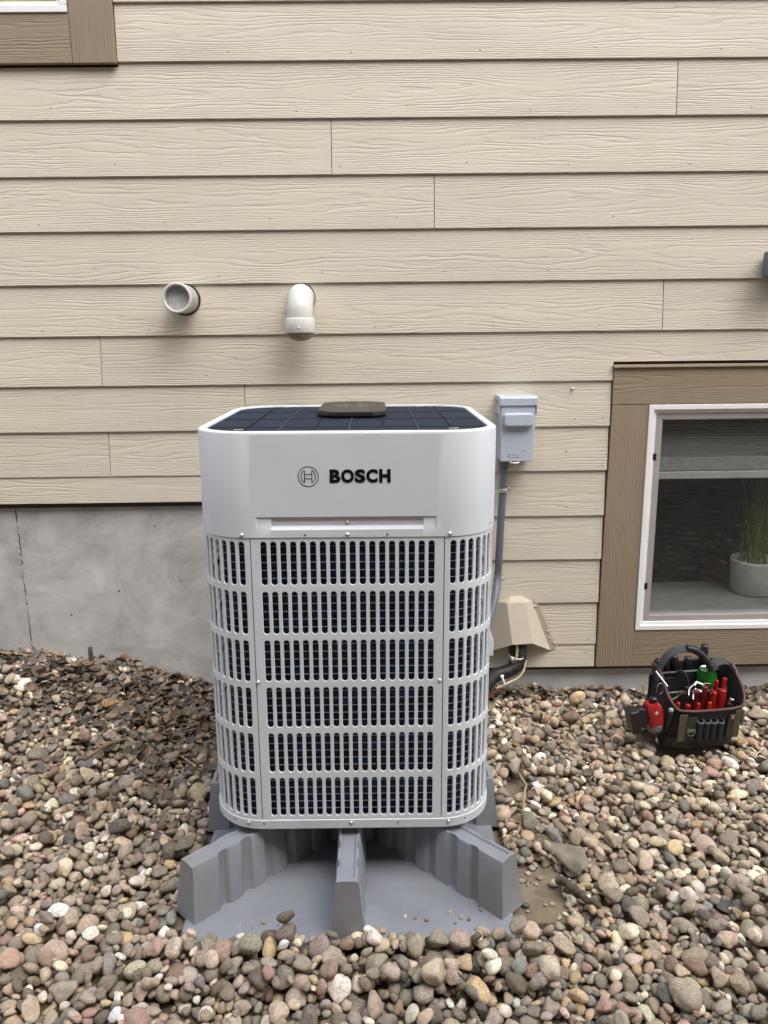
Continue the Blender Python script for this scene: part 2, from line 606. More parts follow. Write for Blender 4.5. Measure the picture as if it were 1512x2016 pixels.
def screen_mat():
    m = bpy.data.materials.new("insect_screen")
    k = NT(m)
    tc = k.new('ShaderNodeTexCoord').outputs['Object']
    n = k.noise(k.mapping(tc, (11, 1, 300)), 1.0, 3, .7)
    th = k.ramp(n.outputs[0], [(.40, (.16, .16, .16)), (.56, (.25, .25, .25)), (.74, (.66, .66, .66))])
    tr = k.new('ShaderNodeBsdfTransparent')
    mx = k.new('ShaderNodeMixShader')
    out = k.n.get('Material Output')
    k.b.inputs['Base Color'].default_value = (.055, .058, .056, 1)
    k.b.inputs['Roughness'].default_value = .55
    k.link(th, mx.inputs[0])
    k.link(tr.outputs[0], mx.inputs[1])
    k.link(k.b.outputs[0], mx.inputs[2])
    k.link(mx.outputs[0], out.inputs['Surface'])
    return m


def glass_mat(name, tint=(.985, 1.0, .99)):
    m = bpy.data.materials.new(name)
    k = NT(m)
    tr = k.new('ShaderNodeBsdfTransparent')
    tr.inputs[0].default_value = (*tint, 1)
    gl = k.new('ShaderNodeBsdfGlossy')
    gl.inputs['Roughness'].default_value = .03
    tc = k.new('ShaderNodeTexCoord').outputs['Object']
    wv = k.noise(tc, 2.0, 1)
    k.link(k.bump(wv.outputs[0], .02, .01), gl.inputs['Normal'])
    fr = k.new('ShaderNodeLayerWeight')
    fr.inputs[0].default_value = .5
    fres = k.math('ADD', k.math('MULTIPLY', k.math('POWER', fr.outputs['Facing'], 5.0), .95), .07)
    mx = k.new('ShaderNodeMixShader')
    k.link(fres, mx.inputs[0])
    k.link(tr.outputs[0], mx.inputs[1])
    k.link(gl.outputs[0], mx.inputs[2])
    k.link(mx.outputs[0], k.n.get('Material Output').inputs['Surface'])
    return m


M_GLASS = glass_mat("window_glass")
mb = MB(); mb.add([(1.084, .0175, .262), (1.756, .0175, .262), (1.756, .0175, 1.0405), (1.084, .0175, 1.0405)], [(0, 1, 2, 3)])
mb.build("insect_screen", screen_mat(), win_o)
mb = MB(); mb.add([(1.079, .046, .258), (1.768, .046, .258), (1.768, .046, 1.045), (1.079, .046, 1.045)], [(0, 1, 2, 3)]); mb.box(1.809, WX1 - .035, .030, .034, .238, 1.066)
mb.build("pane", M_GLASS, win_o)
# inside the lower window: deep ledge, side reveals and a dark room
M_INT = mat("interior_paint", lin((128, 134, 129)), .6, var=.06)
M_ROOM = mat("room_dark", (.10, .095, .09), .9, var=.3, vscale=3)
room = MB()
room.box(1.02, WX1 + .05, .121, .44, .10, .2585); room.box(1.05, WX1 - .03, .062, .1205, .24, .2583)
room.box(1.03, WX1, .121, .44, 1.1, 1.2); room.box(.98, 1.0295, .121, .44, .2590, 1.0995); room.box(WX1 + .0005, WX1 + .05, .121, .44, .2590, 1.0995)
room.build("window_ledge", M_INT, house, bevel=.004)
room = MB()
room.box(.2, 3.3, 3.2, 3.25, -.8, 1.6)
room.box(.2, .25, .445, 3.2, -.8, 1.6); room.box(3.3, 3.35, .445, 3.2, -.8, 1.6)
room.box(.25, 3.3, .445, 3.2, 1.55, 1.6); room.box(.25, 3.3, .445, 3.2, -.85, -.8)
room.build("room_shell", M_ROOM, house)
# pleated mini blind pulled most of the way up
blind = thing("window_blind", "pale grey slatted blind pulled part way up behind the lower window screen", "blind", (1.42, .078, .8))
mb = MB()
nsl = 15
for i in range(nsl):
    t = i / (nsl - 1)
    z = 1.06 - .165 * (t ** .8) - .8
    mb.add([(-.335, -.011, z - .0035), (.335, -.011, z - .0035), (.335, .0, z + .0005), (-.335, .0, z + .0005), (-.335, .012, z + .0025), (.335, .012, z + .0025)], [(0, 1, 2, 3), (3, 2, 5, 4)], 0, True)
o = mb.build("slat", mat("blind_slat", lin((176, 181, 176)), .5, var=.04), blind); o['kind'] = 'stuff'
for i in range(9):
    pass
mb = MB(); mb.box(-.335, .335, -.012, .012, .034, .088); mb.build("stacked_slats", mat("blind_stack", lin((146, 151, 146)), .55, var=.15, vscale=60), blind, bevel=.003)
mb = MB(); mb.box(-.337, .337, -.014, .014, .002, .032); mb.build("bottom_rail", mat("blind_rail", lin((182, 187, 182)), .45, var=.03), blind, bevel=.003)

# potted grass on the ledge
pot = thing("potted_plant", "thin grassy plant in a grey white pot on the ledge behind the window screen", "potted plant", (1.628, .285, .2590))
mb = MB(); mb.lathe([(0, 0), (.082, 0), (.090, .01), (.099, .14), (.099, .150), (.091, .150), (.088, .12), (0, .12)], 40)
mb.build("pot", mat("pot_ceramic", lin((196, 202, 196)), .5, var=.08), pot)
mb = MB()
for i in range(70):
    a, rr = rnd.uniform(0, 6.28), rnd.uniform(0, .07)
    x0, y0 = rr * math.cos(a), rr * math.sin(a)
    hh = rnd.uniform(.3, .62)
    bx, by = rnd.uniform(-.12, .12), rnd.uniform(-.12, .05)
    pts = [Vector((x0 + bx * t * t, y0 + by * t * t, .12 + hh * (t - .15 * t * t))) for t in (0, .33, .66, 1)]
    w = .0022
    vs = []
    for j, p in enumerate(pts):
        ww = w * (1 - j / 3.2)
        vs += [p + Vector((ww, 0, 0)), p - Vector((ww, 0, 0))]
    mb.add(vs, [(0, 1, 3, 2), (2, 3, 5, 4), (4, 5, 7, 6)])
o = mb.build("grass_blade", mat("grass_blades", lin((118, 124, 62)), .6, var=.35, vscale=20), pot); o['kind'] = 'stuff'

# upper window
win = MB()
frame_ring(UX0 - .01, -1.0075, 2.4205, 3.32, .022, -.019, .02, win)
frame_ring(UX0 - .01 + .022, -1.0295, 2.4425, 3.298, .014, -.008, .04, win)
uw = win.build("window", M_WHITE, house, bevel=.0018)
mb = MB(); mb.box(UX0 + .02, -1.0435, .006, .010, 2.456, 3.28); mb.build("pane", M_GLASS, uw)
mb = MB(); mb.box(UX0, -1.03, .13, .14, 2.40, 3.33)  # tan sheet behind the pane, its colour painting the yellowish reflection in the glass
mb.build("reflection_sheet", mat("reflection_tan", lin((206, 196, 150)), .8, var=.05), house)

# unseen house added behind the camera, placed to take away the low sky
nh = thing("sky_blocker_house", "unseen tan house added behind the camera to block the low sky", "house", (0, -4.3, -.1))
nh['kind'] = 'structure'
mb = MB(); mb.box(-9, 9, -7, 0, 0, 5.3); mb.build("wall", mat("blocker_siding", lin((118, 102, 86)), .7, var=.08), nh)
mb = MB(); mb.prism([(.25, 5.2), (.25, 5.35), (-3.5, 6.8), (-7.25, 5.35), (-7.25, 5.2)], lambda p, k_: (-9.4 + 18.8 * k_, p[0], p[1])); fix(mb.build("roof", mat("blocker_shingle", (.06, .055, .05), .9, var=.3), nh))

wf = thing("wall_fixture", "dark grey fixture on the siding above the lower window, only its edge showing", "fixture", (1.459, 0, 1.585))
mb = MB(); mb.box(-.045, .045, -.012, .008, -.030, .050); mb.build("back_plate", M_CONDUIT, wf, bevel=.004)
mb = MB(); mb.box(-.064, .05, -.10, -.0125, -.035, .055); mb.build("housing", M_CONDUIT, wf, bevel=.008)

# ================================================================= PIPES ON THE WALL
pv = thing("vent_pipe", "short straight white PVC vent pipe sticking out of the siding, left of the elbow", "vent pipe", (-.686, 0.004, 1.4975))
mb = MB()
Mx = Matrix.Rotation(R(90), 4, 'X')
mb.lathe([(.0505, -.02), (.0505, .094), (.0515, .095), (.0515, .112), (.0500, .1135), (.0445, .1135), (.0430, .112), (.043, .02)], 48, 0, Mx)
mb.build("pipe", M_PVC, pv)
mb = MB(); mb.lathe([(.043, .02), (.043, .018), (0, .018)], 40, 0, Mx)
mb.lathe([(.0428, .105), (.0428, .018)], 40, 0, Mx)
mb.build("pipe_bore", M_PVC_IN, pv)
mb = MB(); mb.lathe([(.0555, -.002), (.0555, .002), (.0507, .0035)], 48, 0, Mx @ Matrix.Translation((.003, -.002, 0)))
mb.build("caulk_ring", M_HOLE, pv)


def bird_screen_mat():
    m = bpy.data.materials.new("bird_screen")
    k = NT(m)
    tc = k.new('ShaderNodeTexCoord').outputs['Object']
    v = k.new('ShaderNodeTexVoronoi', feature='DISTANCE_TO_EDGE')
    v.inputs['Scale'].default_value = 210
    k.link(tc, v.inputs['Vector'])
    c = k.ramp(v.outputs[0], [(.04, lin((176, 166, 136))), (.22, lin((60, 56, 46)))])
    k.link(c, k.b.inputs['Base Color'])
    k.b.inputs['Roughness'].default_value = .6
    k.link(k.bump(v.outputs[0], 1, .002), k.b.inputs['Normal'])
    return m


M_BIRD = bird_screen_mat()
mb = MB(); mb.lathe([(.0432, .0885), (.0, .0895)], 40, 0, Mx)
ms = mat("fine_grey_screen", lin((172, 174, 174)), .6, var=.18, vscale=120, bump=.002, bscale=420)
mb.build("end_screen", ms, pv)

pe = thing("vent_elbow", "white PVC vent elbow turned down with a mesh screen in its mouth", "vent elbow", (-.262, .004, 1.4985))
mb = MB()
path = [(0, .01, 0), (0, -.03, 0)]
for i in range(1, 13):
    a = R(90 * i / 12)
    path.append((0, -.03 - .064 * math.sin(a), -.064 * (1 - math.cos(a))))
path.append((0, -.094, -.094))
mb.tube(path, .0465, 40, 0, False)
mb.build("elbow", M_PVC, pe)
mb = MB(); mb.lathe([(.0515, .006), (.0515, -.034), (.0505, -.036), (.0468, -.036)], 48, 0, Mx @ Matrix.Translation((0, 0, 0)) @ Matrix.Rotation(0, 4, 'X'))
mb.build("wall_collar", M_PVC, pe)
mb = MB(); mb.lathe([(.0468, .005), (.0505, .004), (.0522, .0015), (.0522, -.0445), (.051, -.047), (.0475, -.047), (.0475, -.02)], 48, 0, Matrix.Translation((0, -.094, -.078)))
mb.build("coupler", M_PVC, pe)
mb = MB()
mb.lathe([(.0474, .004), (.0474, -.008), (.043, -.019), (.033, -.028), (.018, -.034), (.0, -.036)], 40, 0, Matrix.Translation((0, -.094, -.117)))
mb.build("bird_screen", M_BIRD, pe)
mb = MB(); mb.lathe([(.0036, 0), (.0034, .0014), (0, .002)], 10, 0, Matrix.Translation((0, -.1462, -.108)) @ Mx); mb.build("screw", M_SCREW, pe)

# ================================================================= HEAT PUMP
HP = thing("heat_pump", "light grey outdoor heat pump unit with slotted grille panels standing on a grey plastic stand", "heat pump",
           (-.0730, -.806, .143), (0, R(.3), 0))
HW, RC = .3555, .13
FL = HW - RC            # .2255 half flat
ARC = RC * math.pi / 2


def per(u, off=0.0, side=0):
    """point on the rounded-square outline; u measured from the left end of the flat front, towards +x; off = inward"""
    L = 2 * FL + ARC
    q = math.floor(u / L)
    t = u - q * L
    if t <= 2 * FL:
        x, y, nx, ny = -FL + t, -HW, 0, -1
    else:
        a = (t - 2 * FL) / RC
        nx, ny = math.sin(a), -math.cos(a)
        x, y = FL + RC * nx, -FL + RC * ny
    x, y = x - nx * off, y - ny * off
    for _ in range(int(q) % 4):
        x, y = -y, x
    return x, y


LP = 2 * FL + ARC


def slot_panel(u0, u1, z0, z1, slots_u, zrows, sw, sh):
    """sheet with stadium shaped slots, dished lips and thickness; slots_u: centres"""
    mb = MB()
    us = [u0] + [(a + b) / 2 for a, b in zip(slots_u[:-1], slots_u[1:])] + [u1]
    zs = [z0] + [(a + sh + b) / 2 for a, b in zip(zrows[:-1], zrows[1:])] + [z1]
    n = 7

    def P(u, z, off=0.0):
        x, y = per(u, off)
        return (x, y, z)
    for i, uc in enumerate(slots_u):
        a, b = us[i], us[i + 1]
        for j, zb in enumerate(zrows):
            c, d = zs[j], zs[j + 1]
            r = sw / 2
            hole = []
            for k in range(n + 1):
                t = math.pi * k / n
                hole.append((uc + r * math.cos(t), zb + sh - r + r * math.sin(t)))
            for k in range(n + 1):
                t = math.pi + math.pi * k / n
                hole.append((uc + r * math.cos(t), zb + r + r * math.sin(t)))
            outer = []
            cz = (zb + sh / 2)
            m = len(hole)
            # match hole points with points on the cell border
            for k, (hu, hz) in enumerate(hole):
                if k <= n:
                    f = k / n
                    if k == 0: outer.append((b, zb + sh - r))
                    elif k == n: outer.append((a, zb + sh - r))
                    else: outer.append((b + (a - b) * (k - 1) / (n - 2) if n > 2 else hu, d))
                else:
                    kk = k - n - 1
                    if kk == 0: outer.append((a, zb + r))
                    elif kk == n: outer.append((b, zb + r))
                    else: outer.append((a + (b - a) * (kk - 1) / (n - 2), c))
            g = 1.0 + .0011 / r
            lip = [(uc + (hu - uc) * (1 + .0013 / r), (zb + sh - r if k <= n else zb + r) + (hz - (zb + sh - r if k <= n else zb + r)) * (1 + .0013 / r)) for k, (hu, hz) in enumerate(hole)]
            V = [P(*p) for p in outer] + [P(*p) for p in lip] + [P(p[0], p[1], .0009) for p in hole] + [P(p[0], p[1], .0042) for p in hole]
            F_ = []
            for k in range(m):
                k2 = (k + 1) % m
                F_.append((k, k2, m + k2, m + k))
            mb.add(V, F_, 0, False)
            F2 = []
            for k in range(m):
                k2 = (k + 1) % m
                F2.append((m + k, m + k2, 2 * m + k2, 2 * m + k))
                F2.append((2 * m + k, 2 * m + k2, 3 * m + k2, 3 * m + k))
            mb.add(V, F2, 0, True)
    # folded edges of the sheet
    nn = 10
    for ua, ub, za, zb_ in ((u0, u1, z0, z0), (u0, u1, z1, z1)):
        for k in range(nn):
            a, b = u0 + (u1 - u0) * k / nn, u0 + (u1 - u0) * (k + 1) / nn
            mb.add([P(a, za), P(b, za), P(b, za, .012), P(a, za, .012)], [(0, 1, 2, 3)])
    for ua in (u0, u1):
        mb.add([P(ua, z0), P(ua, z1), P(ua, z1, .012), P(ua, z0, .012)], [(0, 1, 2, 3)])
    return mb


ZP0, ZP1 = .0275, .760
ROWS = [.036 + .1218 * j for j in range(6)]
SH, SW, PI_ = .1062, .0143, .0230
fs = [FL + (-8.5 + i) * PI_ for i in range(18)]
fs = [u + .0 for u in fs]
g = .0011
mesh_front = slot_panel(g, 2 * FL - g, ZP0, ZP1, fs, ROWS, SW, SH)
cs = [2 * FL + .0215 + i * PI_ for i in range(8)]
mesh_corner = slot_panel(2 * FL + g, LP - g, ZP0, ZP1, cs, ROWS, SW, SH)
gp0 = gc0 = None
for q in range(4):
    if q == 0:
        gp0 = mesh_front.build("grille_panel", M_AC, HP); fix(gp0)
        gc0 = mesh_corner.build("corner_grille", M_AC, HP); fix(gc0)
    else:
        for src in (gp0, gc0):
            c = src.copy(); COL.objects.link(c); c.parent = HP; c.rotation_euler = (0, 0, R(90 * q))


def outline(off, n=14):
    us = []
    for q in range(4):
        us += [q * LP] + [q * LP + 2 * FL + ARC * k / n for k in range(n)]
    return [per(u, off) for u in us]


def ring_band(mb, prof, n=14, smooth=True, mi=0, closed=False):
    """prof: [(off,z)]"""
    loops = [[(x, y, z) for x, y in outline(o_, n)] for o_, z in prof]
    m = len(loops[0])
    vs = [p for L_ in loops for p in L_]
    fs_ = []
    for i in range(len(prof) - 1):
        for k in range(m):
            k2 = (k + 1) % m
            fs_.append((i * m + k, i * m + k2, (i + 1) * m + k2, (i + 1) * m + k))
    mb.add(vs, fs_, mi, smooth)


# shroud, front face with the pressed grip recess
ZS, ZT = .7615, 1.006
RX0, RX1, RZ0, RZ1 = FL - .2095, FL + .2065, .7795, .8105   # in u / z
E1, E2 = RX0 + .034, RX1 - .031
mb = MB()
us = []
for q in range(4):
    L0 = q * LP
    if q == 0:
        us += [0, RX0, E1 - .002, E1 + .002, E2 - .002, E2 + .002, RX1]
    else:
        us += [L0, L0 + FL]
    us += [L0 + 2 * FL + ARC * k / 14 for k in range(14)]
zs = [ZS, RZ0, RZ1, ZT - .006]
OFF = -.0022
V, idx = [], {}
for i, u in enumerate(us):
    for j, z in enumerate(zs):
        idx[i, j] = len(V)
        x, y = per(u, OFF)
        V.append((x, y, z))
Fc = []
m = len(us)
for i in range(m):
    i2 = (i + 1) % m
    for j in range(3):
        if j == 1 and 1 <= i <= 5:
            continue
        Fc.append((idx[i, j], idx[i2, j], idx[i2, j + 1], idx[i, j + 1]))
mb.add(V, Fc, 0, True)
# recess floor
dep = {1: .0028, 2: .0028, 3: .0068, 4: .0068, 5: .0028, 6: .0028}
ring = []
ym = -HW - .0022


def rp(u, z, d):
    return (per(u)[0], ym + d, z)


cols_ = [1, 2, 3, 4, 5, 6]
inset = .0022
for a, b in zip(cols_[:-1], cols_[1:]):
    ua, ub = us[a], us[b]
    ua2 = ua + inset if a == 1 else ua
    ub2 = ub - inset if b == 6 else ub
    da, db = dep[a], dep[b]
    zb_in = RZ0 + .0085
    zt_in = RZ1 - .0016
    mb.add([rp(ua2, zb_in, da), rp(ub2, zb_in, db), rp(ub2, zt_in, db), rp(ua2, zt_in, da)], [(0, 1, 2, 3)])
    mb.add([rp(ua, RZ0, 0), rp(ub, RZ0, 0), rp(ub2, zb_in, db), rp(ua2, zb_in, da)], [(0, 1, 2, 3)])
    mb.add([rp(ua2, zt_in, da), rp(ub2, zt_in, db), rp(ub, RZ1, 0), rp(ua, RZ1, 0)], [(0, 1, 2, 3)])
mb.add([rp(RX0, RZ0, 0), rp(RX0 + inset, RZ0 + .0085, .0028), rp(RX0 + inset, RZ1 - .0016, .0028), rp(RX0, RZ1, 0)], [(0, 1, 2, 3)])
mb.add([rp(RX1 - inset, RZ0 + .0085, .0028), rp(RX1, RZ0, 0), rp(RX1, RZ1, 0), rp(RX1 - inset, RZ1 - .0016, .0028)], [(0, 1, 2, 3)])
# rolled top edge, rim and inner drop; lower return
ring_band(mb, [(OFF, ZT - .006), (OFF + .0012, ZT - .002), (OFF + .004, ZT), (.017, ZT + .0005), (.0185, ZT - .0005), (.0195, ZT - .012)])
ring_band(mb, [(.010, ZS), (OFF, ZS)], smooth=False)
shroud = mb.build("top_shroud", M_AC, HP)
fix(shroud)
for p in shroud.data.polygons:
    p.use_smooth = True
es = shroud.modifiers.new("split", 'EDGE_SPLIT'); es.split_angle = R(28)
# base pan
mb = MB()
ring_band(mb, [(.02, .0), (.0, .0), (-.0028, .002), (-.0028, .0245), (-.001, .026), (.012, .0262)])
mb.add([(x, y, .001) for x, y in outline(.02)], [tuple(range(len(outline(.02))))[::-1]])
bp_ = mb.build("base_pan", M_AC2, HP); fix(bp_)
for p in bp_.data.polygons: p.use_smooth = True
es = bp_.modifiers.new("split", 'EDGE_SPLIT'); es.split_angle = R(35)
# coil and guard wires behind the slots
mb = MB(); ring_band(mb, [(.034, .02), (.034, .775)], smooth=True)
mb.build("condenser_coil", M_COIL, HP)
wm = None
for j in range(6):
    for k in range(5):
        z = ROWS[j] + .0135 + k * .0196
        if wm is None:
            mb = MB()
            pts = [Vector((x, y, 0)) for x, y in outline(.0135, 8)]
            c_ = len(pts)
            for t in range(c_):
                a, b = pts[t], pts[(t + 1) % c_]
                mb.tube([a, b], .0011, 5, 0, False)
            wm = mb.build("guard_wire", M_WIRE, HP, (0, 0, z))
        else:
            c = wm.copy(); COL.objects.link(c); c.parent = HP; c.location = (0, 0, z)
# fan top: recessed dark lid with ribs and cap
mb = MB()
ol = outline(.0195)
nL = len(ol)
mb.add([(x, y, ZT - .004) for x, y in ol], [tuple(range(nL))])
mb.build("fan_guard", M_TOPDARK, HP)
M_RIB2 = mat("rib_light", (.030, .042, .066), .5, var=.15, spec=.2)
for t, i in enumerate(range(-3, 4)):
    x = i * .0815 + .005
    hl = .332 if abs(i) < 3 else .318
    mb = MB(); mb.box(-.0016, .0016, -hl, hl, 0, .0026)
    mb.build("guard_rib", M_RIB if i in (-3, -1, 1, 3) else M_RIB2, HP, (x, 0, ZT - .0042), bevel=.0006)
for i in (-6, -1, 4):
    y = i * .0385
    hl = .333 if abs(y) < .22 else .30
    if i == wm: pass
    if 'rr0' not in globals():
        mb = MB(); mb.box(-.33, .33, -.0007, .0007, 0, .0012)
        rr0 = mb.build("cross_wire", M_RIB, HP, (0, y, ZT - .0042))
    else:
        c = rr0.copy(); COL.objects.link(c); c.parent = HP; c.location = (0, y, ZT - .0042); c.scale = (hl / .33, 1, 1)
mb = MB()
cw, cd, ch = .094, .165, .036
lp = [(cw, -cd + ch), (cw, cd - ch), (cw - ch, cd), (-cw + ch, cd), (-cw, cd - ch), (-cw, -cd + ch), (-cw + ch, -cd), (cw - ch, -cd)]
mb.prism(lp, lambda p, k_: (p[0], p[1], .016 * k_))
cap = mb.build("fan_cap", mat("cap_satin_black", (.022, .021, .019), .42, var=.2), HP, (.0035, .145, ZT - .001), bevel=.004, seg=3)
fix(cap)
mb = MB()
for sx in (-1, 1):
    for k in range(16):
        a0, a1 = R(-60 + 120 * k / 16), R(-60 + 120 * (k + 1) / 16)
        for r0, r1 in ((.038, .046),):
            mb.add([(sx * r * math.cos(a), r * math.sin(a) * 1.5, .0165) for r, a in ((r0, a0), (r1, a0), (r1, a1), (r0, a1))], [(0, 1, 2, 3)])
    mb.box(sx * .02 - .004, sx * .02 + .004, -.06, .06, .016, .0166)
mb.box(-.02, .02, -.004, .004, .016, .0166)
mb.build("cap_emblem", mat("emblem_tan", lin((96, 88, 74)), .4, .1, var=.2), cap)
# little white clips on the lid corners
for x, y in ((-.252, -.290), (.250, -.286), (-.205, .318), (.205, .318)):
    mb = MB(); mb.box(-.012, .012, -.004, .004, 0, .003); mb.build("lid_clip", M_SCREW, HP, (x, y, ZT - .0038), (0, 0, R(15)), bevel=.001)
# logo: emblem and letters on the shroud
mb = MB()
ry = ym - .0006


def ribbon(pts, w, closed=False):
    n = len(pts)
    vs = []
    for i, p in enumerate(pts):
        a = Vector(pts[(i - 1) % n] if closed else pts[max(i - 1, 0)])
        b = Vector(pts[(i + 1) % n] if closed else pts[min(i + 1, n - 1)])
        t = (b - a).normalized()
        nn_ = Vector((-t.y, t.x)) * w / 2
        vs += [(p[0] + nn_.x, ry, p[1] + nn_.y), (p[0] - nn_.x, ry, p[1] - nn_.y)]
    f = [(2 * i, 2 * i + 1, 2 * i + 3, 2 * i + 2) for i in range(n - 1)]
    if closed:
        f.append((2 * n - 2, 2 * n - 1, 1, 0))
    mb.add(vs, f)


LX, LZ = -.0865, .9045
er, lw = .0228, .0018
ribbon([(LX + er * math.cos(R(a)), LZ + er * math.sin(R(a))) for a in range(0, 360, 6)], lw, True)
ir, hx, hh = .0165, .0083, .0143
for s in (-1, 1):
    arc = [(LX + s * ir * math.cos(R(a)), LZ + ir * math.sin(R(a))) for a in range(-56, 57, 8)]
    ribbon(arc, lw)
    ribbon([(LX + s * hx, LZ - hh), (LX + s * hx, LZ + hh)], lw)
for s in (-1, 1):
    ribbon([(LX - hx, LZ + s * .0052), (LX + hx, LZ + s * .0052)], lw)
mb.build("emblem", M_LOGOLINE, HP)
lx = -.0380
adv = {'B': .0256, 'O': .0304, 'S': .0262, 'C': .0280, 'H': .030}
for ch_ in "BOSCH":
    cu = bpy.data.curves.new("letter", 'FONT')
    cu.body = ch_
    cu.size = .0390
    cu.offset = .0020
    cu.extrude = .0004
    cu.resolution_u = 6
    tmp = bpy.data.objects.new("letter", cu)
    COL.objects.link(tmp)
    dg = bpy.context.evaluated_depsgraph_get()
    me = bpy.data.meshes.new_from_object(tmp.evaluated_get(dg))
    COL.objects.unlink(tmp)
    bpy.data.objects.remove(tmp)
    co = np.array([v.co[:] for v in me.vertices])
    x0, x1 = co[:, 0].min(), co[:, 0].max()
    tw = {'B': .0245, 'O': .0295, 'S': .0245, 'C': .0262, 'H': .0262}[ch_]
    for v in me.vertices:
        v.co.x = (v.co.x - x0) / (x1 - x0) * tw
        v.co.y = (v.co.y - co[:, 1].min()) / (co[:, 1].max() - co[:, 1].min()) * .0312
    me.materials.clear(); me.materials.append(M_LOGO)
    o = bpy.data.objects.new("letter", me); COL.objects.link(o)
    o.parent = HP; o.rotation_euler = (R(90), 0, 0); o.location = (lx, ry, .8895)
    lx += tw + {'B': .0016, 'O': .0014, 'S': .0017, 'C': .0032, 'H': 0}[ch_]


# screws
def screw_at(u, z, off=-.0024, name="screw", mtl=None, r=.0046):
    x, y = per(u, off)
    x2, y2 = per(u, off + .01)
    d = Vector((x - x2, y - y2, 0)).normalized()
    M = Matrix.Translation((x, y, z)) @ d.to_track_quat('Z', 'Y').to_matrix().to_4x4()
    mb = MB()
    if name == "screw":
        mb.lathe([(r * 1.15, -.001), (r * 1.15, .0008), (r * .8, .001), (r * .72, .0030), (r * .35, .0036), (r * .3, .0026), (0, .0026)], 12, 0, M)
    else:
        mb.lathe([(.0024, .0002), (0, .0002)], 10, 0, M)
    mb.build(name, mtl or M_SCREW, HP)


for u, z in ((-.018, .7675), (FL, .7675), (2 * FL + .012, .7675), (FL, .795), (-.006 + .010, .4), (2 * FL - .008, .4)):
    screw_at(u + 4 * LP if u < 0 else u, z, .0045 if z == .795 else (-.0002 if z < .6 else -.0024))
for u, z in ((-.036, .0165), (FL - .002, .0165), (2 * FL + .018, .0165)):
    screw_at(u + 4 * LP if u < 0 else u, z, -.003)
for u, z in ((-.14, .7765), (.128, .7675), (.318, .7675), (2 * FL + .14, .7765), (-.075, .0165), (.004, .0165), (.342, .0165), (2 * FL + .062, .0165)):
    screw_at(u + 4 * LP if u < 0 else u, z, -.0030, "screw_hole", M_HOLE)
for q, u in ((1, LP + .05), (3, 3 * LP + 2 * FL - .05)):
    screw_at(u, .785, -.0024)
# service valve cover on the right hand side
mb = MB()
mb.prism([(-.03, .05), (-.03, -.045), (.02, -.045), (.02, .0), (-.02, .07)], lambda p, k_: (-.002 + (p[0] + .03) * .62, -.04 + .08 * k_, p[1]))
fix(mb.build("valve_cover", M_AC, HP, (HW, -.08, .405), bevel=.003))
# rubber feet
for x, y in ((-.22, -.26), (.2, -.26), (-.22, .26), (.2, .26)):
    mb = MB(); mb.lathe([(0, 0), (.022, 0), (.024, .003), (.022, .009), (0, .009)], 16)
    mb.build("foot", mat("foot_blue_black", (.012, .02, .045), .5) if x < 0 and y < 0 else bpy.data.materials["foot_blue_black"], HP, (x, y, -.009))

# ================================================================= STAND
ZB = -.034
ST = thing("equipment_stand", "grey moulded plastic riser with radiating ribbed arms under the heat pump", "stand", (-.08, -.88, ZB))
ZH = .131 - ZB
mb = MB()
bw, bd = .402, .487
lp = rounded(bw, bd, .05, 5)
mb.prism(lp, lambda p, k_: (p[0] * (1 if not k_ else .985), p[1] * (1 if not k_ else .985), .022 * k_))
fix(mb.build("base_plate", M_STAND, ST, bevel=.006, seg=3))


def arm_mesh(length, wtop, wbot, r0=.03):
    """arm along +x from r0 to length, with pleated side walls and drafted faces; top has a shallow channel"""
    mb = MB()
    N = 110
    hb, ht = .018, ZH - .002
    lv = [(hb, 0), (hb + .008, .12), (ht - .008, .97), (ht - .001, 1.0)]
    rowsL, rowsR = [], []
    for i in range(N + 1):
        t = i / N
        x = r0 + (length - r0) * t
        ph = ((x - .02) / .068) % 1.0
        notch = max(0, min(1, 2.6 - abs(ph - .5) * 12)) if x < length - .05 else 0
        d = -.0095 * notch
        L_ = []
        for zz, f in lv:
            w = wbot + (wtop - wbot) * f
            if f == 1.0: w -= .003
            L_.append((x + (1 - f) * .016 * t, w + d * (1 if f < .99 else .45), zz))
        rowsL.append(L_)
        rowsR.append([(a, -b, c) for a, b, c in L_])
    for rows_, s in ((rowsL, 1), (rowsR, -1)):
        vs = [p for r in rows_ for p in r]
        m_ = len(lv)
        f = []
        for i in range(N):
            for j in range(m_ - 1):
                q = (i * m_ + j, (i + 1) * m_ + j, (i + 1) * m_ + j + 1, i * m_ + j + 1)
                f.append(q[::-1] if s > 0 else q)
        mb.add(vs, f, 0, True)
    # top with channel
    m_ = len(lv)
    prev = None
    for i in range(N + 1):
        yl, yr = rowsL[i][-1][1], rowsR[i][-1][1]
        x = rowsL[i][-1][0]
        t = i / N
        lip = x > length - .012
        cz = 0 if lip else -.006
        if x < length * .62: cz = -.010
        wi = wtop - .013
        cur = [(x, yl, ht - .001), (x, wi + .003, ht - (.001 if x >= length * .62 else .010)), (x, wi, ht + cz), (x, -wi, ht + cz), (x, -wi - .003, ht - (.001 if x >= length * .62 else .010)), (x, yr, ht - .001)]
        if prev:
            vs = prev + cur
            mb.add(vs, [(k, k + 1, k + 7, k + 6) for k in range(5)], 0, False)
        prev = cur
    e = rowsL[-1] + rowsR[-1]
    mb.add(e, [(j, j + 1, m_ + j + 1, m_ + j) for j in range(m_ - 1)], 0, True)
    return mb


def add_arm(mesh_src, ang):
    c = mesh_src.copy(); COL.objects.link(c); c.parent = ST; c.rotation_euler = (0, 0, R(ang)); return c


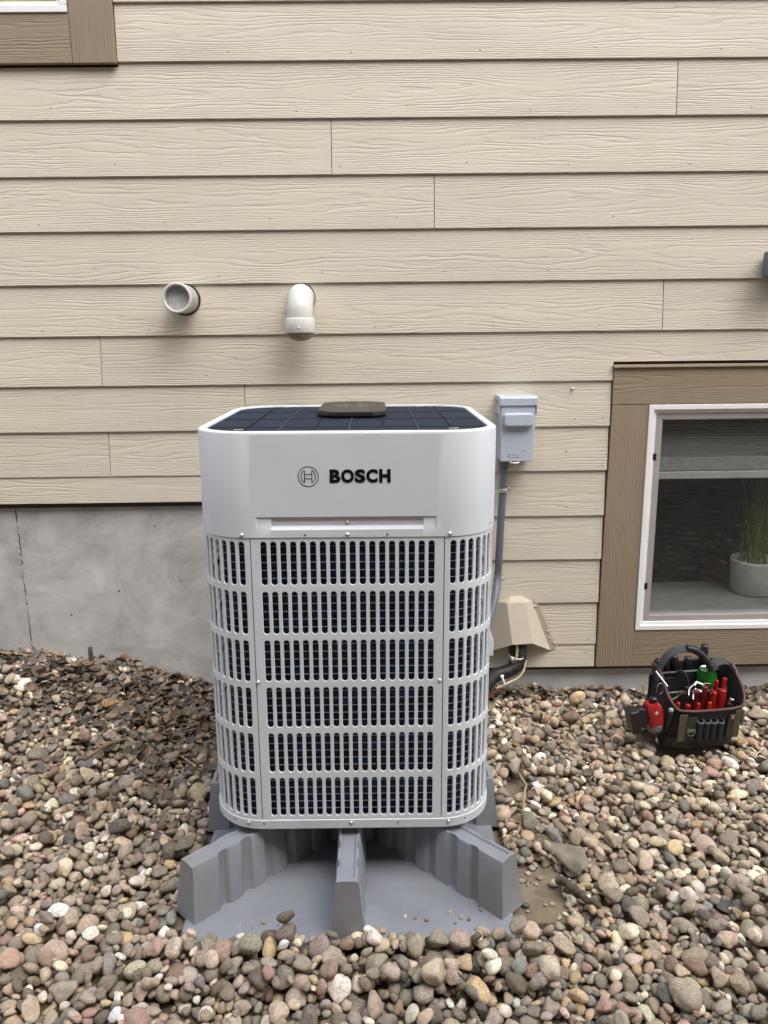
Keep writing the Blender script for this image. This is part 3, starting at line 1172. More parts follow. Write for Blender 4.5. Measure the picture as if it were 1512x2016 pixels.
am = arm_mesh(.548, .0275, .043)
a0 = am.build("arm", M_STAND, ST, rot=(0, 0, R(-135))); fix(a0)
es = a0.modifiers.new("split", 'EDGE_SPLIT'); es.split_angle = R(34)
for ang in (-45, 45, 135):
    add_arm(a0, ang)
am = arm_mesh(.462, .0275, .041)
a1 = am.build("arm", M_STAND, ST, rot=(0, 0, R(-90))); fix(a1)
es = a1.modifiers.new("split", 'EDGE_SPLIT'); es.split_angle = R(34)
add_arm(a1, 90)
am = arm_mesh(.40, .0475, .060)
a2 = am.build("arm", M_STAND, ST, rot=(0, 0, R(180))); fix(a2)
es = a2.modifiers.new("split", 'EDGE_SPLIT'); es.split_angle = R(34)
add_arm(a2, 0)
mb = MB(); mb.lathe([(.125, .018), (.10, ZH - .004), (0, ZH - .004)], 32); mb.build("hub", M_STAND, ST)

# concrete pad under the stand
mb = MB()
mb.box(-.52, .47, -1.292, -.42, -.09, -.0345)
pad = mb.build("paving_slab", mat("slab_dirty", lin((124, 112, 92)), .92, var=.34, vscale=14, bump=.004, bscale=60, dark=lin((80, 70, 55))), bevel=.004)
tag(pad, "dusty concrete slab under the stand, its bare corner showing right of the stand", "slab")

# ================================================================= DISCONNECT BOX + CONDUIT
DB = thing("disconnect_box", "pale grey electrical disconnect box with a raised pull bar, screwed to the siding", "electrical box", (.5175, 0, .905))
mb = MB()
mb.prism([(-.060, 0), (.060, 0), (.064, .228), (-.064, .228)], lambda p, k_: (p[0], .012 if k_ else -.094, p[1]))
fix(mb.build("box_body", M_GREYBOX, DB, bevel=.003))
mb = MB()
mb.prism([(.012, .2375), (-.093, .2375), (-.100, .231), (-.100, .205), (-.092, .205), (-.092, .2185), (.012, .2185)], lambda p, k_: (-.0685 + .137 * k_, p[0], p[1]))
mb.box(-.0685, -.0655, -.096, .012, .170, .2055); mb.box(.0655, .0685, -.096, .012, .170, .2055)
fix(mb.build("hood_lid", M_GREYBOX, DB, bevel=.002))
mb = MB()
mb.prism(rounded(.055, .026, .012, 5), lambda p, k_: (p[0] * (1 - .05 * k_), -.094 - .022 * k_, .154 + p[1] * (1 - .1 * k_)), smooth=True)
fix(mb.build("pull_bar", M_GREYBOX, DB, bevel=.006, seg=3))
mb = MB()
duck = [(-.033, .026), (-.026, .030), (-.012, .030), (.006, .026), (.014, .034), (.016, .043), (.022, .046), (.027, .042), (.034, .040), (.027, .037), (.022, .030), (.026, .024), (.018, .018), (-.018, .018), (-.028, .021)]
for a, b in zip(duck, duck[1:] + duck[:1]):
    mb.tube([(a[0], -.0945, a[1]), (b[0], -.0945, b[1])], .0011, 6)
for a, b in (((-.012, .025), (.004, .022)), ((-.008, .021), (.008, .022))):
    mb.tube([(a[0], -.0945, a[1]), (b[0], -.0945, b[1])], .0009, 6)
mb.build("duck_emblem", M_GREYBOX, DB)
mb = MB()
mb.tube([(-.026, -.088, .002), (-.020, -.1, -.005), (.004, -.1, -.005), (.010, -.088, .002)], .0028, 8)
mb.build("hasp", M_SCREW, DB)

CD = thing("conduit", "dark grey flexible conduit strapped to the siding below the disconnect box", "conduit", (.476, -.05, .905))
mb = MB()
pth = smooth_path([(.0, 0, .02), (.002, 0, -.03), (.000, 0, -.11), (-.006, -.002, -.24), (-.010, -.004, -.38), (-.014, -.006, -.46), (-.03, -.06, -.52), (-.075, -.18, -.58), (-.12, -.32, -.60), (-.17, -.42, -.56), (-.19, -.46, -.52)], 8)
mb.tube(pth, .0145, 20)
mb.build("flexible_tube", M_CONDUIT, CD)
mb = MB(); mb.lathe([(.0, .01), (.019, .01), (.019, -.022), (.0165, -.026), (.0165, -.045), (.0148, -.046)], 12, 0, None, False)
mb.build("fitting", M_CONDUIT, CD)
for z, dx in ((-.115, 0), (-.472, -.014)):
    mb = MB()
    mb.lathe([(.0155, -.0075), (.0168, -.0075), (.0168, .0075), (.0155, .0075)], 20, 0, Matrix.Rotation(R(-3), 4, 'Y'))
    mb.box(.013, .031, .030, .033, -.0075, .0075); mb.box(.0135, .0165, -.004, .033, -.0075, .0075)
    mb.lathe([(.0065, 0), (.0062, .003), (.0035, .005), (0, .005)], 10, 0, Matrix.Translation((.024, .030, 0)) @ Mx)
    mb.build("pipe_strap", M_SCREW, CD, (dx, -.002, z), bevel=.0006)

# ================================================================= LINE SET COVER + LINES
LC = thing("line_set_cover", "beige folded metal hood screwed to the siding over the black pipes", "pipe hood", (.548, 0, .12))
mb = MB()
aL, aR = (-.022, .002, .231), (.014, .002, .232)
fL, fR = (-.044, -.040, .217), (.030, -.040, .218)
bL, bR = (-.028, -.095, .066), (.050, -.095, .070)
gR, gL = (.142, .000, .001), (-.125, .000, -.008)
eR, eL = (.060, .000, .212), (-.070, .000, .208)
hR, hL = (.167, -.002, .014), (-.150, -.002, .006)
iR, iL = (.083, -.002, .207), (-.095, -.002, .203)
vs = [aL, aR, fL, fR, bL, bR, eR, eL, gR, gL, iR, iL, hR, hL]
mb.add(vs, [(0, 2, 3, 1), (2, 4, 5, 3), (3, 5, 8, 6), (2, 7, 9, 4), (6, 8, 12, 10), (7, 11, 13, 9), (1, 3, 6), (0, 7, 2)])
o = mb.build("hood_sheet", M_HOOD, LC)
fix(o)
so = o.modifiers.new("thick", 'SOLIDIFY'); so.thickness = .0014; so.offset = 1
bv = o.modifiers.new("bevel", 'BEVEL'); bv.width = .003; bv.segments = 2; bv.angle_limit = R(20)
for x, y, z in ((.074, -.004, .190), (.128, -.004, .085), (.139, -.004, .055), (.155, -.004, .035), (-.088, -.004, .185)):
    mb = MB(); mb.lathe([(.0048, 0), (.0045, .002), (.003, .0042), (0, .0045)], 10, 0, Matrix.Translation((x, y, z)) @ Mx)
    mb.build("screw", M_SCREW, LC)

RL = thing("refrigerant_line", "black foam covered refrigerant lines bending out from under the beige hood, with white zip ties", "pipe", (.548, -.08, .2))


def corrugated(mb, path, r, mi=0, n=14, per_=.009, amp=.0012):
    P = smooth_path(path, 14)
    Ls, d = [0], 0
    for a, b in zip(P[:-1], P[1:]):
        d += (b - a).length; Ls.append(d)
    M_ = int(d / per_ * 4)
    out, rs = [], []
    j = 0
    for i in range(M_ + 1):
        s = d * i / M_
        while j < len(Ls) - 2 and Ls[j + 1] < s: j += 1
        t = (s - Ls[j]) / max(1e-9, Ls[j + 1] - Ls[j])
        out.append(P[j].lerp(P[j + 1], min(1, t)))
        rs.append(r + amp * math.sin(i * math.pi / 2))
    mb.tube(out, rs, n, mi)


mb = MB()
corrugated(mb, [(.004, .050, .06), (.006, .030, .0), (.010, .022, -.05), (.009, .016, -.082), (-.006, .010, -.112), (-.040, -.004, -.128), (-.10, -.045, -.128), (-.17, -.18, -.122), (-.24, -.33, -.11)], .0255)
mb.build("suction_line", M_INSUL, RL)
mb = MB()
mb.tube(smooth_path([(-.022, .05, .055), (-.020, .034, .0), (-.020, .026, -.05), (-.016, .018, -.085), (-.024, .006, -.104)], 6), .016, 14)
mb.build("control_cable", M_BLACK, RL)
mb = MB()
mb.tube(smooth_path([(-.008, .03, .03), (-.006, .006, -.02), (-.008, .0, -.07), (-.012, .0, -.10)], 6), .0055, 10)
mb.tube(smooth_path([(.030, .008, -.085), (.020, -.010, -.122), (-.006, -.022, -.150), (-.05, -.038, -.164), (-.10, -.085, -.164)], 6), .0045, 10)
mb.build("cable_sleeve", M_TAPE, RL)
mb = MB(); mb.tube(smooth_path([(-.082, -.070, -.168), (-.12, -.12, -.166), (-.19, -.25, -.155), (-.235, -.32, -.145)], 5), .0062, 10)
mb.build("copper_line", M_COPPER, RL)
for cx, cy, cz, rx, rz_, r_z in ((-.002, .020, -.072, 0, 12, .033), (-.080, -.040, -.150, 78, 40, .030)):
    mb = MB(); mb.lathe([(r_z - .0015, -.0035), (r_z, -.0035), (r_z, .0035), (r_z - .0015, .0035)], 26)
    mb.box(-.004, .006, -r_z - .007, -r_z + .002, -.006, .006, 0, Matrix.Rotation(R(-55), 4, 'Z'))
    mb.build("zip_tie", M_ZIP, RL, (cx, cy, cz), (R(8), R(rx), R(rz_)))

# ================================================================= GROUND
def G(x, y):
    """height of the pebble surface"""
    wl_ = np.interp(x, [-3.2, -1.9, -1.52, -1.32, -1.14, -1.057, -.917, -.72, -.45, 0, .47, 1.6, 3.4],
                    [.13, .15, .155, .167, .118, .130, .090, .012, -.015, -.03, -.032, -.050, -.06])
    t = np.clip((-y - .02) / 1.15, 0, 1)
    k_ = (1 - t) ** 1.7
    fm = .004 * np.exp(-((y + 1.44) / .10) ** 2) / (1 + np.exp((np.abs(x + .08) - .46) * 18))
    return wl_ * k_ + fm + .012 * np.sin(x * 2.1 + y * 1.3) * t * np.clip(1 - np.exp(-((x + .08) ** 2 + (y + .9) ** 2) / .5), 0, 1)


DEP = .050
gx = np.concatenate([[-60, -20, -8, -4.5], np.linspace(-3.2, 3.4, 133), [4.5, 8, 20, 60]])
gy = np.concatenate([[-80, -25, -9, -5], np.linspace(-3.6, .05, 92)])
XX, YY = np.meshgrid(gx, gy)
ZZ = G(XX, np.minimum(YY, 0)) - DEP
ZZ = np.where((np.abs(XX) > 3.5) | (YY < -3.7), -.06, ZZ)
nx_, ny_ = len(gx), len(gy)
vs = np.stack([XX, YY, ZZ], -1).reshape(-1, 3)
q = np.arange(nx_ * ny_).reshape(ny_, nx_)
fsq = np.stack([q[:-1, :-1], q[:-1, 1:], q[1:, 1:], q[1:, :-1]], -1).reshape(-1, 4)
me = bpy.data.meshes.new("ground")
me.from_pydata(vs.tolist(), [], fsq.tolist())


def soil_mat():
    m = bpy.data.materials.new("soil")
    k = NT(m)
    tc = k.new('ShaderNodeTexCoord').outputs['Object']
    n = k.noise(tc, 22, 6, .7)
    n2 = k.noise(tc, 160, 3, .6)
    c = k.ramp(n.outputs[0], [(.3, lin((70, 60, 47))), (.55, lin((104, 90, 70))), (.75, lin((134, 118, 94)))])
    k.link(c, k.b.inputs['Base Color'])
    k.b.inputs['Roughness'].default_value = .95
    k.link(k.bump(k.math('ADD', n.outputs[0], k.math('MULTIPLY', n2.outputs[0], .4)), .8, .012), k.b.inputs['Normal'])
    return m


me.materials.append(soil_mat())
for p in me.polygons: p.use_smooth = True
ground = bpy.data.objects.new("ground", me)
COL.objects.link(ground)
tag(ground, kind='structure')
ground['label'] = "bed of mixed river pebbles over brown soil"


# ---- pebbles
def icos(sub):
    bm = bmesh.new()
    bmesh.ops.create_icosphere(bm, subdivisions=sub, radius=1.0)
    V_ = np.array([v.co[:] for v in bm.verts])
    F_ = np.array([[v.index for v in f.verts] for f in bm.faces])
    bm.free()
    return V_, F_


V_hi, F_hi = icos(3)
V_lo, F_lo = icos(2)


def stone_shape(V_, seed):
    """rounded river stone: unit sphere clipped softly by a few planes, with gentle lumps"""
    g_ = np.random.default_rng(seed)
    nf = g_.integers(4, 12)
    N_ = g_.normal(size=(nf, 3)); N_ /= np.linalg.norm(N_, axis=1)[:, None]
    hgt = g_.uniform(.52, .90, nf)
    d = V_ @ N_.T
    with np.errstate(divide='ignore'):
        rr = np.where(d > .05, hgt / np.maximum(d, .05), 9)
    soft = g_.uniform(9, 34)
    r = (np.sum(rr ** -soft, axis=1) + 1.0) ** (-1 / soft)
    lumps = np.zeros(len(V_))
    for _ in range(5):
        f_ = g_.normal(size=3) * 1.8
        lumps += .025 * np.sin(V_ @ f_ + g_.uniform(0, 6))
    r = r + lumps
    P_ = V_ * r[:, None]
    P_ /= np.abs(P_).max(axis=0)
    return P_


NPROTO = 28
protos_hi = [stone_shape(V_hi, 100 + i) for i in range(NPROTO)]
protos_lo = [stone_shape(V_lo, 100 + i) for i in range(NPROTO)]
PAL = [((176, 158, 134), 18), ((150, 138, 122), 18), ((190, 166, 148), 10), ((218, 206, 180), 10), ((104, 101, 96), 3), ((138, 132, 116), 13),
       ((150, 122, 106), 6), ((226, 219, 206), 6), ((192, 164, 120), 5), ((128, 129, 126), 5), ((166, 150, 142), 9), ((122, 110, 97), 10), ((176, 138, 124), 3)]
PALc = np.array([lin(c) for c, _ in PAL])
PALw = np.array([w for _, w in PAL], float); PALw /= PALw.sum()


def stone_color(n):
    i = nrg.choice(len(PALc), size=n, p=PALw)
    c = PALc[i]
    c = c * .70 + (c @ np.array([.3, .5, .2]))[:, None] * np.array([1.10, 1.0, .80]) * .30
    c = c * 1.16 * nrg.uniform(.70, 1.2, (n, 1)) * nrg.uniform(.96, 1.04, (n, 3))
    sp = nrg.uniform(0, 1, n) ** 2
    return np.concatenate([np.clip(c, .01, .85), sp[:, None]], 1)


def stone_mat(name, from_object):
    m = bpy.data.materials.new(name)
    k = NT(m)
    tc = k.new('ShaderNodeTexCoord').outputs['Object']
    if from_object:
        oi = k.new('ShaderNodeObjectInfo')
        col, alp = oi.outputs['Color'], oi.outputs['Alpha']
        sc = 1.0
        geo = k.new('ShaderNodeNewGeometry').outputs['Position']
        vec = geo
    else:
        at = k.new('ShaderNodeAttribute'); at.attribute_name = "tint"
        col, alp = at.outputs['Color'], at.outputs['Alpha']
        vec = tc
    n1 = k.noise(vec, 75, 6, .72, .6)
    n2 = k.noise(vec, 520, 2, .7)
    n3 = k.noise(k.mapping(vec, (1, 1, 2.5)), 130, 3, .6, 1.2)
    c = k.mix(1.0, col, k.ramp(n1.outputs[0], [(.28, (.55, .53, .50)), (.48, (.96, .95, .94)), (.72, (1.30, 1.27, 1.22))]), 'MULTIPLY')
    speck = k.ramp(n2.outputs[0], [(.40, (.35, .33, .32)), (.5, (1, 1, 1)), (.62, (1.5, 1.48, 1.45))])
    c = k.mix(k.math('MULTIPLY', alp, .9), c, k.mix(1.0, c, speck, 'MULTIPLY'))
    vein = k.ramp(n3.outputs[0], [(.47, (0, 0, 0)), (.5, (1, 1, 1)), (.53, (0, 0, 0))])
    c = k.mix(k.math('MULTIPLY', vein, .30), c, lin((205, 190, 165)))
    k.link(c, k.b.inputs['Base Color'])
    k.b.inputs['Roughness'].default_value = .72
    k.b.inputs['Specular IOR Level'].default_value = .3
    k.link(k.bump(k.math('ADD', n1.outputs[0], k.math('MULTIPLY', n2.outputs[0], .25)), .7, .0045), k.b.inputs['Normal'])
    return m


GX0, GX1, GY0, GY1, GR = -2.3, 2.5, -2.35, .034, .004
nxg, nyg = int((GX1 - GX0) / GR), int((GY1 - GY0) / GR)
xs_ = GX0 + (np.arange(nxg) + .5) * GR
ys_ = GY0 + (np.arange(nyg) + .5) * GR
HX, HY = np.meshgrid(xs_, ys_)
H = G(HX, HY) - DEP
LIM = G(HX, HY)                      # nominal finished level
FRONT = (HX > -.485) & (HX < .33) & (HY <= -1.343) & (HY > -1.372)
BLK = np.zeros_like(H, bool)         # cells that must stay clear
BLK |= (HX > -.49) & (HX < .330) & (HY > -1.346) & (HY < -.38)
SLAB = (HX > -.52) & (HX < .47) & (HY > -1.292) & (HY < -.42)
BLK |= SLAB & (HY < -1.10) & (HX > .3) & (HX < .455)
bagc, bs = math.cos(R(7.4)), math.sin(R(7.4))
BX = (HX - 1.084) * bagc + (HY + .539) * bs
BY = -(HX - 1.084) * bs + (HY + .539) * bagc
BLK |= (abs(BX + .008) < .128) & (BY > .012) & (BY < .23)
H[SLAB] = np.maximum(H[SLAB], -.035)
LIM[SLAB] = np.maximum(LIM[SLAB], .030)
H[FRONT] = -.011
LIM[FRONT] = .004
BLK |= ((HX - .42) / .035) ** 2 + ((HY + .76) / .06) ** 2 < 1     # bare soil right of the unit
stones = []


def deposit(n, region, rlo, rhi, rmed, K, over=.0):
    x0, x1, y0, y1 = region
    for _ in range(n):
        a = min(rhi, max(rlo, rmed * math.exp(nrg.normal() * .33)))
        b = a * nrg.uniform(.62, .98)
        c = b * nrg.uniform(.5, .85)
        best = None
        for _k in range(K):
            x, y = nrg.uniform(x0, x1), nrg.uniform(y0, min(y1, .033 - b))
            i, j = int((x - GX0) / GR), int((y - GY0) / GR)
            if i < 1 or j < 1 or i >= nxg - 1 or j >= nyg - 1 or BLK[j, i]:
                continue
            s = H[j, i] - LIM[j, i]
            if best is None or s < best[0]:
                best = (s, x, y, i, j)
        if best is None or best[0] > over:
            continue
        _, x, y, i, j = best
        th = nrg.uniform(0, math.pi)
        w = int(a / GR) + 1
        j0, j1, i0, i1 = max(0, j - w), min(nyg, j + w + 1), max(0, i - w), min(nxg, i + w + 1)
        if BLK[j0:j1, i0:i1].mean() > .16:
            continue
        dx = HX[j0:j1, i0:i1] - x
        dy = HY[j0:j1, i0:i1] - y
        ct, st_ = math.cos(th), math.sin(th)
        uu, vv = (dx * ct + dy * st_) / a, (-dx * st_ + dy * ct) / b
        q_ = 1 - uu * uu - vv * vv
        msk = q_ > .02
        if not msk.any():
            continue
        hz_ = c * np.sqrt(np.maximum(q_, 0))
        Hs = H[j0:j1, i0:i1]
        zc = np.quantile((Hs + hz_)[msk], .70)
        # lean with what lies underneath
        Hm = Hs[msk]
        gxs = np.sum((Hm - Hm.mean()) * dx[msk]) / (np.sum(dx[msk] ** 2) + 1e-9)
        gys = np.sum((Hm - Hm.mean()) * dy[msk]) / (np.sum(dy[msk] ** 2) + 1e-9)
        gxs, gys = np.clip((gxs, gys), -.6, .6)
        stones.append((x, y, zc, a, b, c, th, gxs, gys))
        Hs[msk] = np.maximum(Hs[msk], (zc + hz_)[msk])


CORE = (-1.75, 1.95, -1.95, .03)
deposit(3600, CORE, .009, .024, .0145, 3)
deposit(6200, CORE, .008, .034, .0155, 9)
deposit(5200, CORE, .008, .037, .0148, 14)
deposit(2600, CORE, .006, .020, .0095, 16, .004)
deposit(1500, (-2.28, 2.48, -2.33, .03), .012, .034, .019, 10)
deposit(1300, (-2.28, 2.48, -2.33, .03), .012, .034, .019, 14)
deposit(170, (-.52, .38, -1.50, -1.37), .010, .030, .017, 10, .004)
deposit(90, (-.50, .34, -1.41, -1.345), .010, .030, .019, 6)
BLK &= ~(SLAB & (HX > .345))
deposit(16, (.34, .47, -1.29, -1.10), .005, .016, .009, 2)
for _ in range(14):                       # grit lying on the stand's base plate
    gx_ = nrg.uniform(-.40, .27)
    if abs(gx_ + .08) > .06:
        r0 = nrg.uniform(.003, .008)
        stones.append((gx_, nrg.uniform(-1.335, -1.26), -.0125 + r0 * .4, r0, r0 * .8, r0 * .6, nrg.uniform(0, 3), 0, 0))
stones = np.array(stones)
NS = len(stones)
cols = stone_color(NS)
prot = nrg.integers(0, NPROTO, NS)
print("stones", NS)


def stone_rot(s):
    x, y, z, a, b, c, th, gx_, gy_ = s
    n_ = Vector((-gx_, -gy_, 1)).normalized()
    q1 = Vector((0, 0, 1)).rotation_difference(n_)
    Rz = Matrix.Rotation(th, 3, 'Z')
    Rj = Euler((nrg.uniform(-.22, .22), nrg.uniform(-.22, .22), 0)).to_matrix()
    return q1.to_matrix() @ Rj @ Rz


ROT = np.array([np.array(stone_rot(s)) for s in stones])
# which 300 show largest: size over distance, not buried
camp = np.array([0, -2.8888, 1.3531])
dist = np.linalg.norm(stones[:, :3] - camp, axis=1)
fwd = np.array(F[:])
vec_ = stones[:, :3] - camp
zc_ = vec_ @ fwd
px = vec_ @ np.array(X2[:]) / zc_ * 1515
py = vec_ @ np.array(U2[:]) / zc_ * 1515
inview = (abs(px) < 756) & (abs(py) < 1008) & (zc_ > 0)
ii = np.clip(((stones[:, 0] - GX0) / GR).astype(int), 0, nxg - 1)
jj = np.clip(((stones[:, 1] - GY0) / GR).astype(int), 0, nyg - 1)
buried = H[jj, ii] - (stones[:, 2] + stones[:, 5])
score = np.where(inview & (buried < .004), stones[:, 3] * stones[:, 4] / dist ** 2, 0)
order = np.argsort(-score)
solo = set(order[:296].tolist())
M_ST_O = stone_mat("river_stone", True)
M_ST_A = stone_mat("river_stone_bed", False)
pm = []
for i in range(NPROTO):
    me = bpy.data.meshes.new("stone")
    me.from_pydata(protos_hi[i].tolist(), [], F_hi.tolist())
    me.polygons.foreach_set('use_smooth', [True] * len(F_hi))
    me.materials.append(M_ST_O)
    pm.append(me)
for i in sorted(solo):
    o = bpy.data.objects.new("stone", pm[prot[i]])
    COL.objects.link(o)
    o.parent = ground
    M4 = Matrix(ROT[i].tolist()).to_4x4()
    M4 = Matrix.Translation(stones[i, :3].tolist()) @ M4 @ Matrix.Diagonal((*stones[i, 3:6].tolist(), 1))
    o.matrix_world = M4
    o.color = cols[i].tolist()
# all the rest in one mesh
VV, FF, CC = [], [], []
off = 0
near = (stones[:, 1] < -1.0) & (buried < .006)
V_xl, F_xl = icos(1)
for i in range(NS):
    if i in solo:
        continue
    hidden = buried[i] > .018
    if hidden:
        P_ = V_xl; F_ = F_xl
    else:
        P_, F_ = protos_lo[prot[i]], F_lo
    W_ = (P_ * stones[i, 3:6]) @ ROT[i].T + stones[i, :3]
    VV.append(W_); FF.append(F_ + off); CC.append(np.repeat(cols[i][None], len(P_), 0))
    off += len(P_)
VV, FF, CC = np.concatenate(VV), np.concatenate(FF), np.concatenate(CC)


def mesh_np(name, V_, F_, mtl, smooth=True, attr=None):
    me = bpy.data.meshes.new(name)
    me.vertices.add(len(V_)); me.vertices.foreach_set('co', V_.astype(np.float32).ravel())
    k_ = F_.shape[1]
    me.loops.add(F_.size); me.loops.foreach_set('vertex_index', F_.astype(np.int32).ravel())
    me.polygons.add(len(F_))
    me.polygons.foreach_set('loop_start', np.arange(0, F_.size, k_, dtype=np.int32))
    me.polygons.foreach_set('loop_total', np.full(len(F_), k_, np.int32))
    me.polygons.foreach_set('use_smooth', np.full(len(F_), smooth))
    me.update(calc_edges=True)
    if attr is not None:
        a_ = me.attributes.new("tint", 'FLOAT_COLOR', 'POINT')
        a_.data.foreach_set('color', attr.astype(np.float32).ravel())
    me.materials.append(mtl)
    o = bpy.data.objects.new(name, me)
    COL.objects.link(o)
    return o


gravel = mesh_np("gravel", VV, FF, M_ST_A, True, CC)
gravel.parent = ground
tag(gravel, kind='stuff')
print("gravel tris", len(FF))


def Htop(x, y):
    i, j = int((x - GX0) / GR), int((y - GY0) / GR)
    i, j = min(max(i, 1), nxg - 2), min(max(j, 1), nyg - 2)
    return float(H[max(0, j - 2):j + 3, max(0, i - 2):i + 3].mean())


# ---- dead leaves
def leaf_mat(name, from_object):
    m = bpy.data.materials.new(name)
    k = NT(m)
    if from_object:
        col = k.new('ShaderNodeObjectInfo').outputs['Color']
    else:
        at = k.new('ShaderNodeAttribute'); at.attribute_name = "tint"
        col = at.outputs['Color']
    vec = k.new('ShaderNodeNewGeometry').outputs['Position']
    n = k.noise(vec, 120, 4, .65)
    c = k.mix(1.0, col, k.ramp(n.outputs[0], [(.3, (.6, .6, .6)), (.7, (1.25, 1.22, 1.18))]), 'MULTIPLY')
    k.link(c, k.b.inputs['Base Color'])
    k.b.inputs['Roughness'].default_value = .75
    k.link(k.bump(n.outputs[0], .5, .002), k.b.inputs['Normal'])
    return m


LEAFC = np.array([lin(c) for c in ((112, 96, 80), (104, 97, 88), (128, 110, 90), (88, 79, 70), (126, 117, 105), (142, 112, 80), (86, 82, 78))])


def leaf_shape(seed, nl=5, nw=3):
    g_ = np.random.default_rng(seed)
    V_, F_ = [], []
    curl, bend, tw = g_.uniform(-.9, .9), g_.uniform(-.7, .9), g_.uniform(-.6, .6)
    wmax = g_.uniform(.28, .5)
    for i in range(nl):
        t = i / (nl - 1)
        w = wmax * math.sin(math.pi * min(1, (t * .93 + .06))) ** .75 * (1 + g_.uniform(-.2, .2))
        for j in range(nw):
            s = (j / (nw - 1) - .5) * 2
            V_.append((t - .5, s * w + .06 * tw * t, curl * w * s * s * .9 + bend * (t - .5) ** 2 * 1.4 + tw * s * w * (t - .5) + g_.uniform(-.03, .03)))
    for i in range(nl - 1):
        for j in range(nw - 1):
            a_ = i * nw + j
            F_.append((a_, a_ + 1, a_ + nw + 1, a_ + nw))
    return np.array(V_), np.array(F_)


leafs = [leaf_shape(300 + i) for i in range(16)]
LV, LF, LCc = [], [], []
off = 0
big = []


def leaf_density(x, y):
    d = 0.0
    d = max(d, 1.0 * math.exp(-(((x + .93) / .34) ** 2 + ((y + .16) / .26) ** 2)))
    d = max(d, .92 * math.exp(-(((x + .66) / .20) ** 2 + ((y + .42) / .34) ** 2)))
    d = max(d, .55 * math.exp(-(((x + 1.4) / .4) ** 2 + ((y + .05) / .08) ** 2)))
    d = max(d, .30 * math.exp(-(((x + 1.2) / .5) ** 2 + ((y + .35) / .25) ** 2)))
    if x > .4:
        d = max(d, .55 * math.exp(-((y + .02) / .06) ** 2))
    d = max(d, .022)
    return d


tries = 0
while tries < 17000:
    tries += 1
    x, y = rnd.uniform(-1.75, 1.95), -abs(rnd.gauss(0, .45))
    if y < -1.9 or rnd.random() > leaf_density(x, y):
        continue
    i, j = int((x - GX0) / GR), int((min(y, .02) - GY0) / GR)
    if BLK[min(j, nyg - 1), i]:
        continue
    sz = rnd.uniform(.013, .048)
    z = Htop(x, y) + rnd.uniform(.000, .010)
    M_ = Euler((rnd.gauss(0, .45), rnd.gauss(0, .45), rnd.uniform(0, 6.28))).to_matrix()
    P_, F_ = leafs[rnd.randrange(16)]
    y = min(y, .02 - sz * .4)
    col_ = LEAFC[rnd.choices(range(7), (5, 5, 3, 5, 4, 1.2, 4))[0]] * rnd.uniform(.8, 1.45)
    sc_ = sz / np.linalg.norm(np.array([x, y, z]) - camp)
    if sz > .040 and len(big) < 150:
        big.append((x, y, z, sz, M_, rnd.randrange(16), col_))
        continue
    LV.append(P_ * sz @ np.array(M_).T + np.array([x, y, z])); LF.append(F_ + off)
    LCc.append(np.repeat(np.array([[*col_, 1]]), len(P_), 0)); off += len(P_)
LV, LF, LCc = np.concatenate(LV), np.concatenate(LF), np.concatenate(LCc)
litter = mesh_np("leaf_litter", LV, LF, leaf_mat("dead_leaf_litter", False), True, LCc)
litter.parent = ground
tag(litter, kind='stuff')
M_LEAFO = leaf_mat("dead_leaf", True)
lm = []
for i in range(16):
    P_, F_ = leaf_shape(300 + i, 7, 5)
    me = bpy.data.meshes.new("leaf"); me.from_pydata(P_.tolist(), [], F_.tolist())
    me.polygons.foreach_set('use_smooth', [True] * len(F_)); me.materials.append(M_LEAFO); lm.append(me)
for x, y, z, sz, M_, pi, col_ in big:
    o = bpy.data.objects.new("leaf", lm[pi]); COL.objects.link(o); o.parent = ground
    o.matrix_world = Matrix.Translation((x, y, z + .003)) @ M_.to_4x4() @ Matrix.Scale(sz, 4)
    o.color = (*col_, 1)
# dry grass stems and needles
TV, TF, TC = [], [], []
off = 0
for _ in range(520):
    x, y = rnd.uniform(-1.7, 1.9), -abs(rnd.gauss(0, .5))
    if rnd.random() > leaf_density(x, y) * .8 + .06 or y < -1.8:
        continue
    i, j = int((x - GX0) / GR), int((y - GY0) / GR)
    if BLK[j, i]:
        continue
    L_ = rnd.uniform(.03, .12)
    a_ = rnd.uniform(0, 6.28)
    z0 = Htop(x, y) + .004
    d_ = np.array([math.cos(a_), math.sin(a_), 0]) * L_
    d_[2] = Htop(x + d_[0], min(.02, y + d_[1])) + .004 + rnd.uniform(0, .02) - z0
    if y + d_[1] > .025: continue
    w = np.array([-math.sin(a_), math.cos(a_), 0]) * rnd.uniform(.0006, .0013)
    b_ = np.array([0, 0, rnd.uniform(-.004, .012)])
    p0 = np.array([x, y, z0]); p1 = p0 + d_ * .5 + b_; p2 = p0 + d_
    TV.append(np.array([p0 - w, p0 + w, p1 - w, p1 + w, p2 - w * .5, p2 + w * .5])); TF.append(np.array([[0, 1, 3, 2], [2, 3, 5, 4]]) + off); off += 6
    cc_ = np.array(lin(rnd.choice(((196, 172, 128), (150, 124, 88), (110, 88, 62)))))
    TC.append(np.repeat(np.array([[*cc_, 1]]), 6, 0))
o = mesh_np("dry_stems", np.concatenate(TV), np.concatenate(TF), bpy.data.materials["dead_leaf_litter"], False, np.concatenate(TC))
o.parent = ground; tag(o, kind='stuff')


# ---- sticks that stand out
def stick(name, label, pts, r, mtl, n=8, cat="twig"):
    mb = MB()
    P_ = smooth_path(pts, 5)
    jit = [p + Vector((rnd.uniform(-1, 1), rnd.uniform(-1, 1), rnd.uniform(-1, 1))) * r * .30 for p in P_]
    rs = [r * (1 - .45 * i / len(P_)) * rnd.uniform(.88, 1.1) for i in range(len(P_))]
    mb.tube(jit, rs, n)
    return tag(mb.build(name, mtl), label, cat)


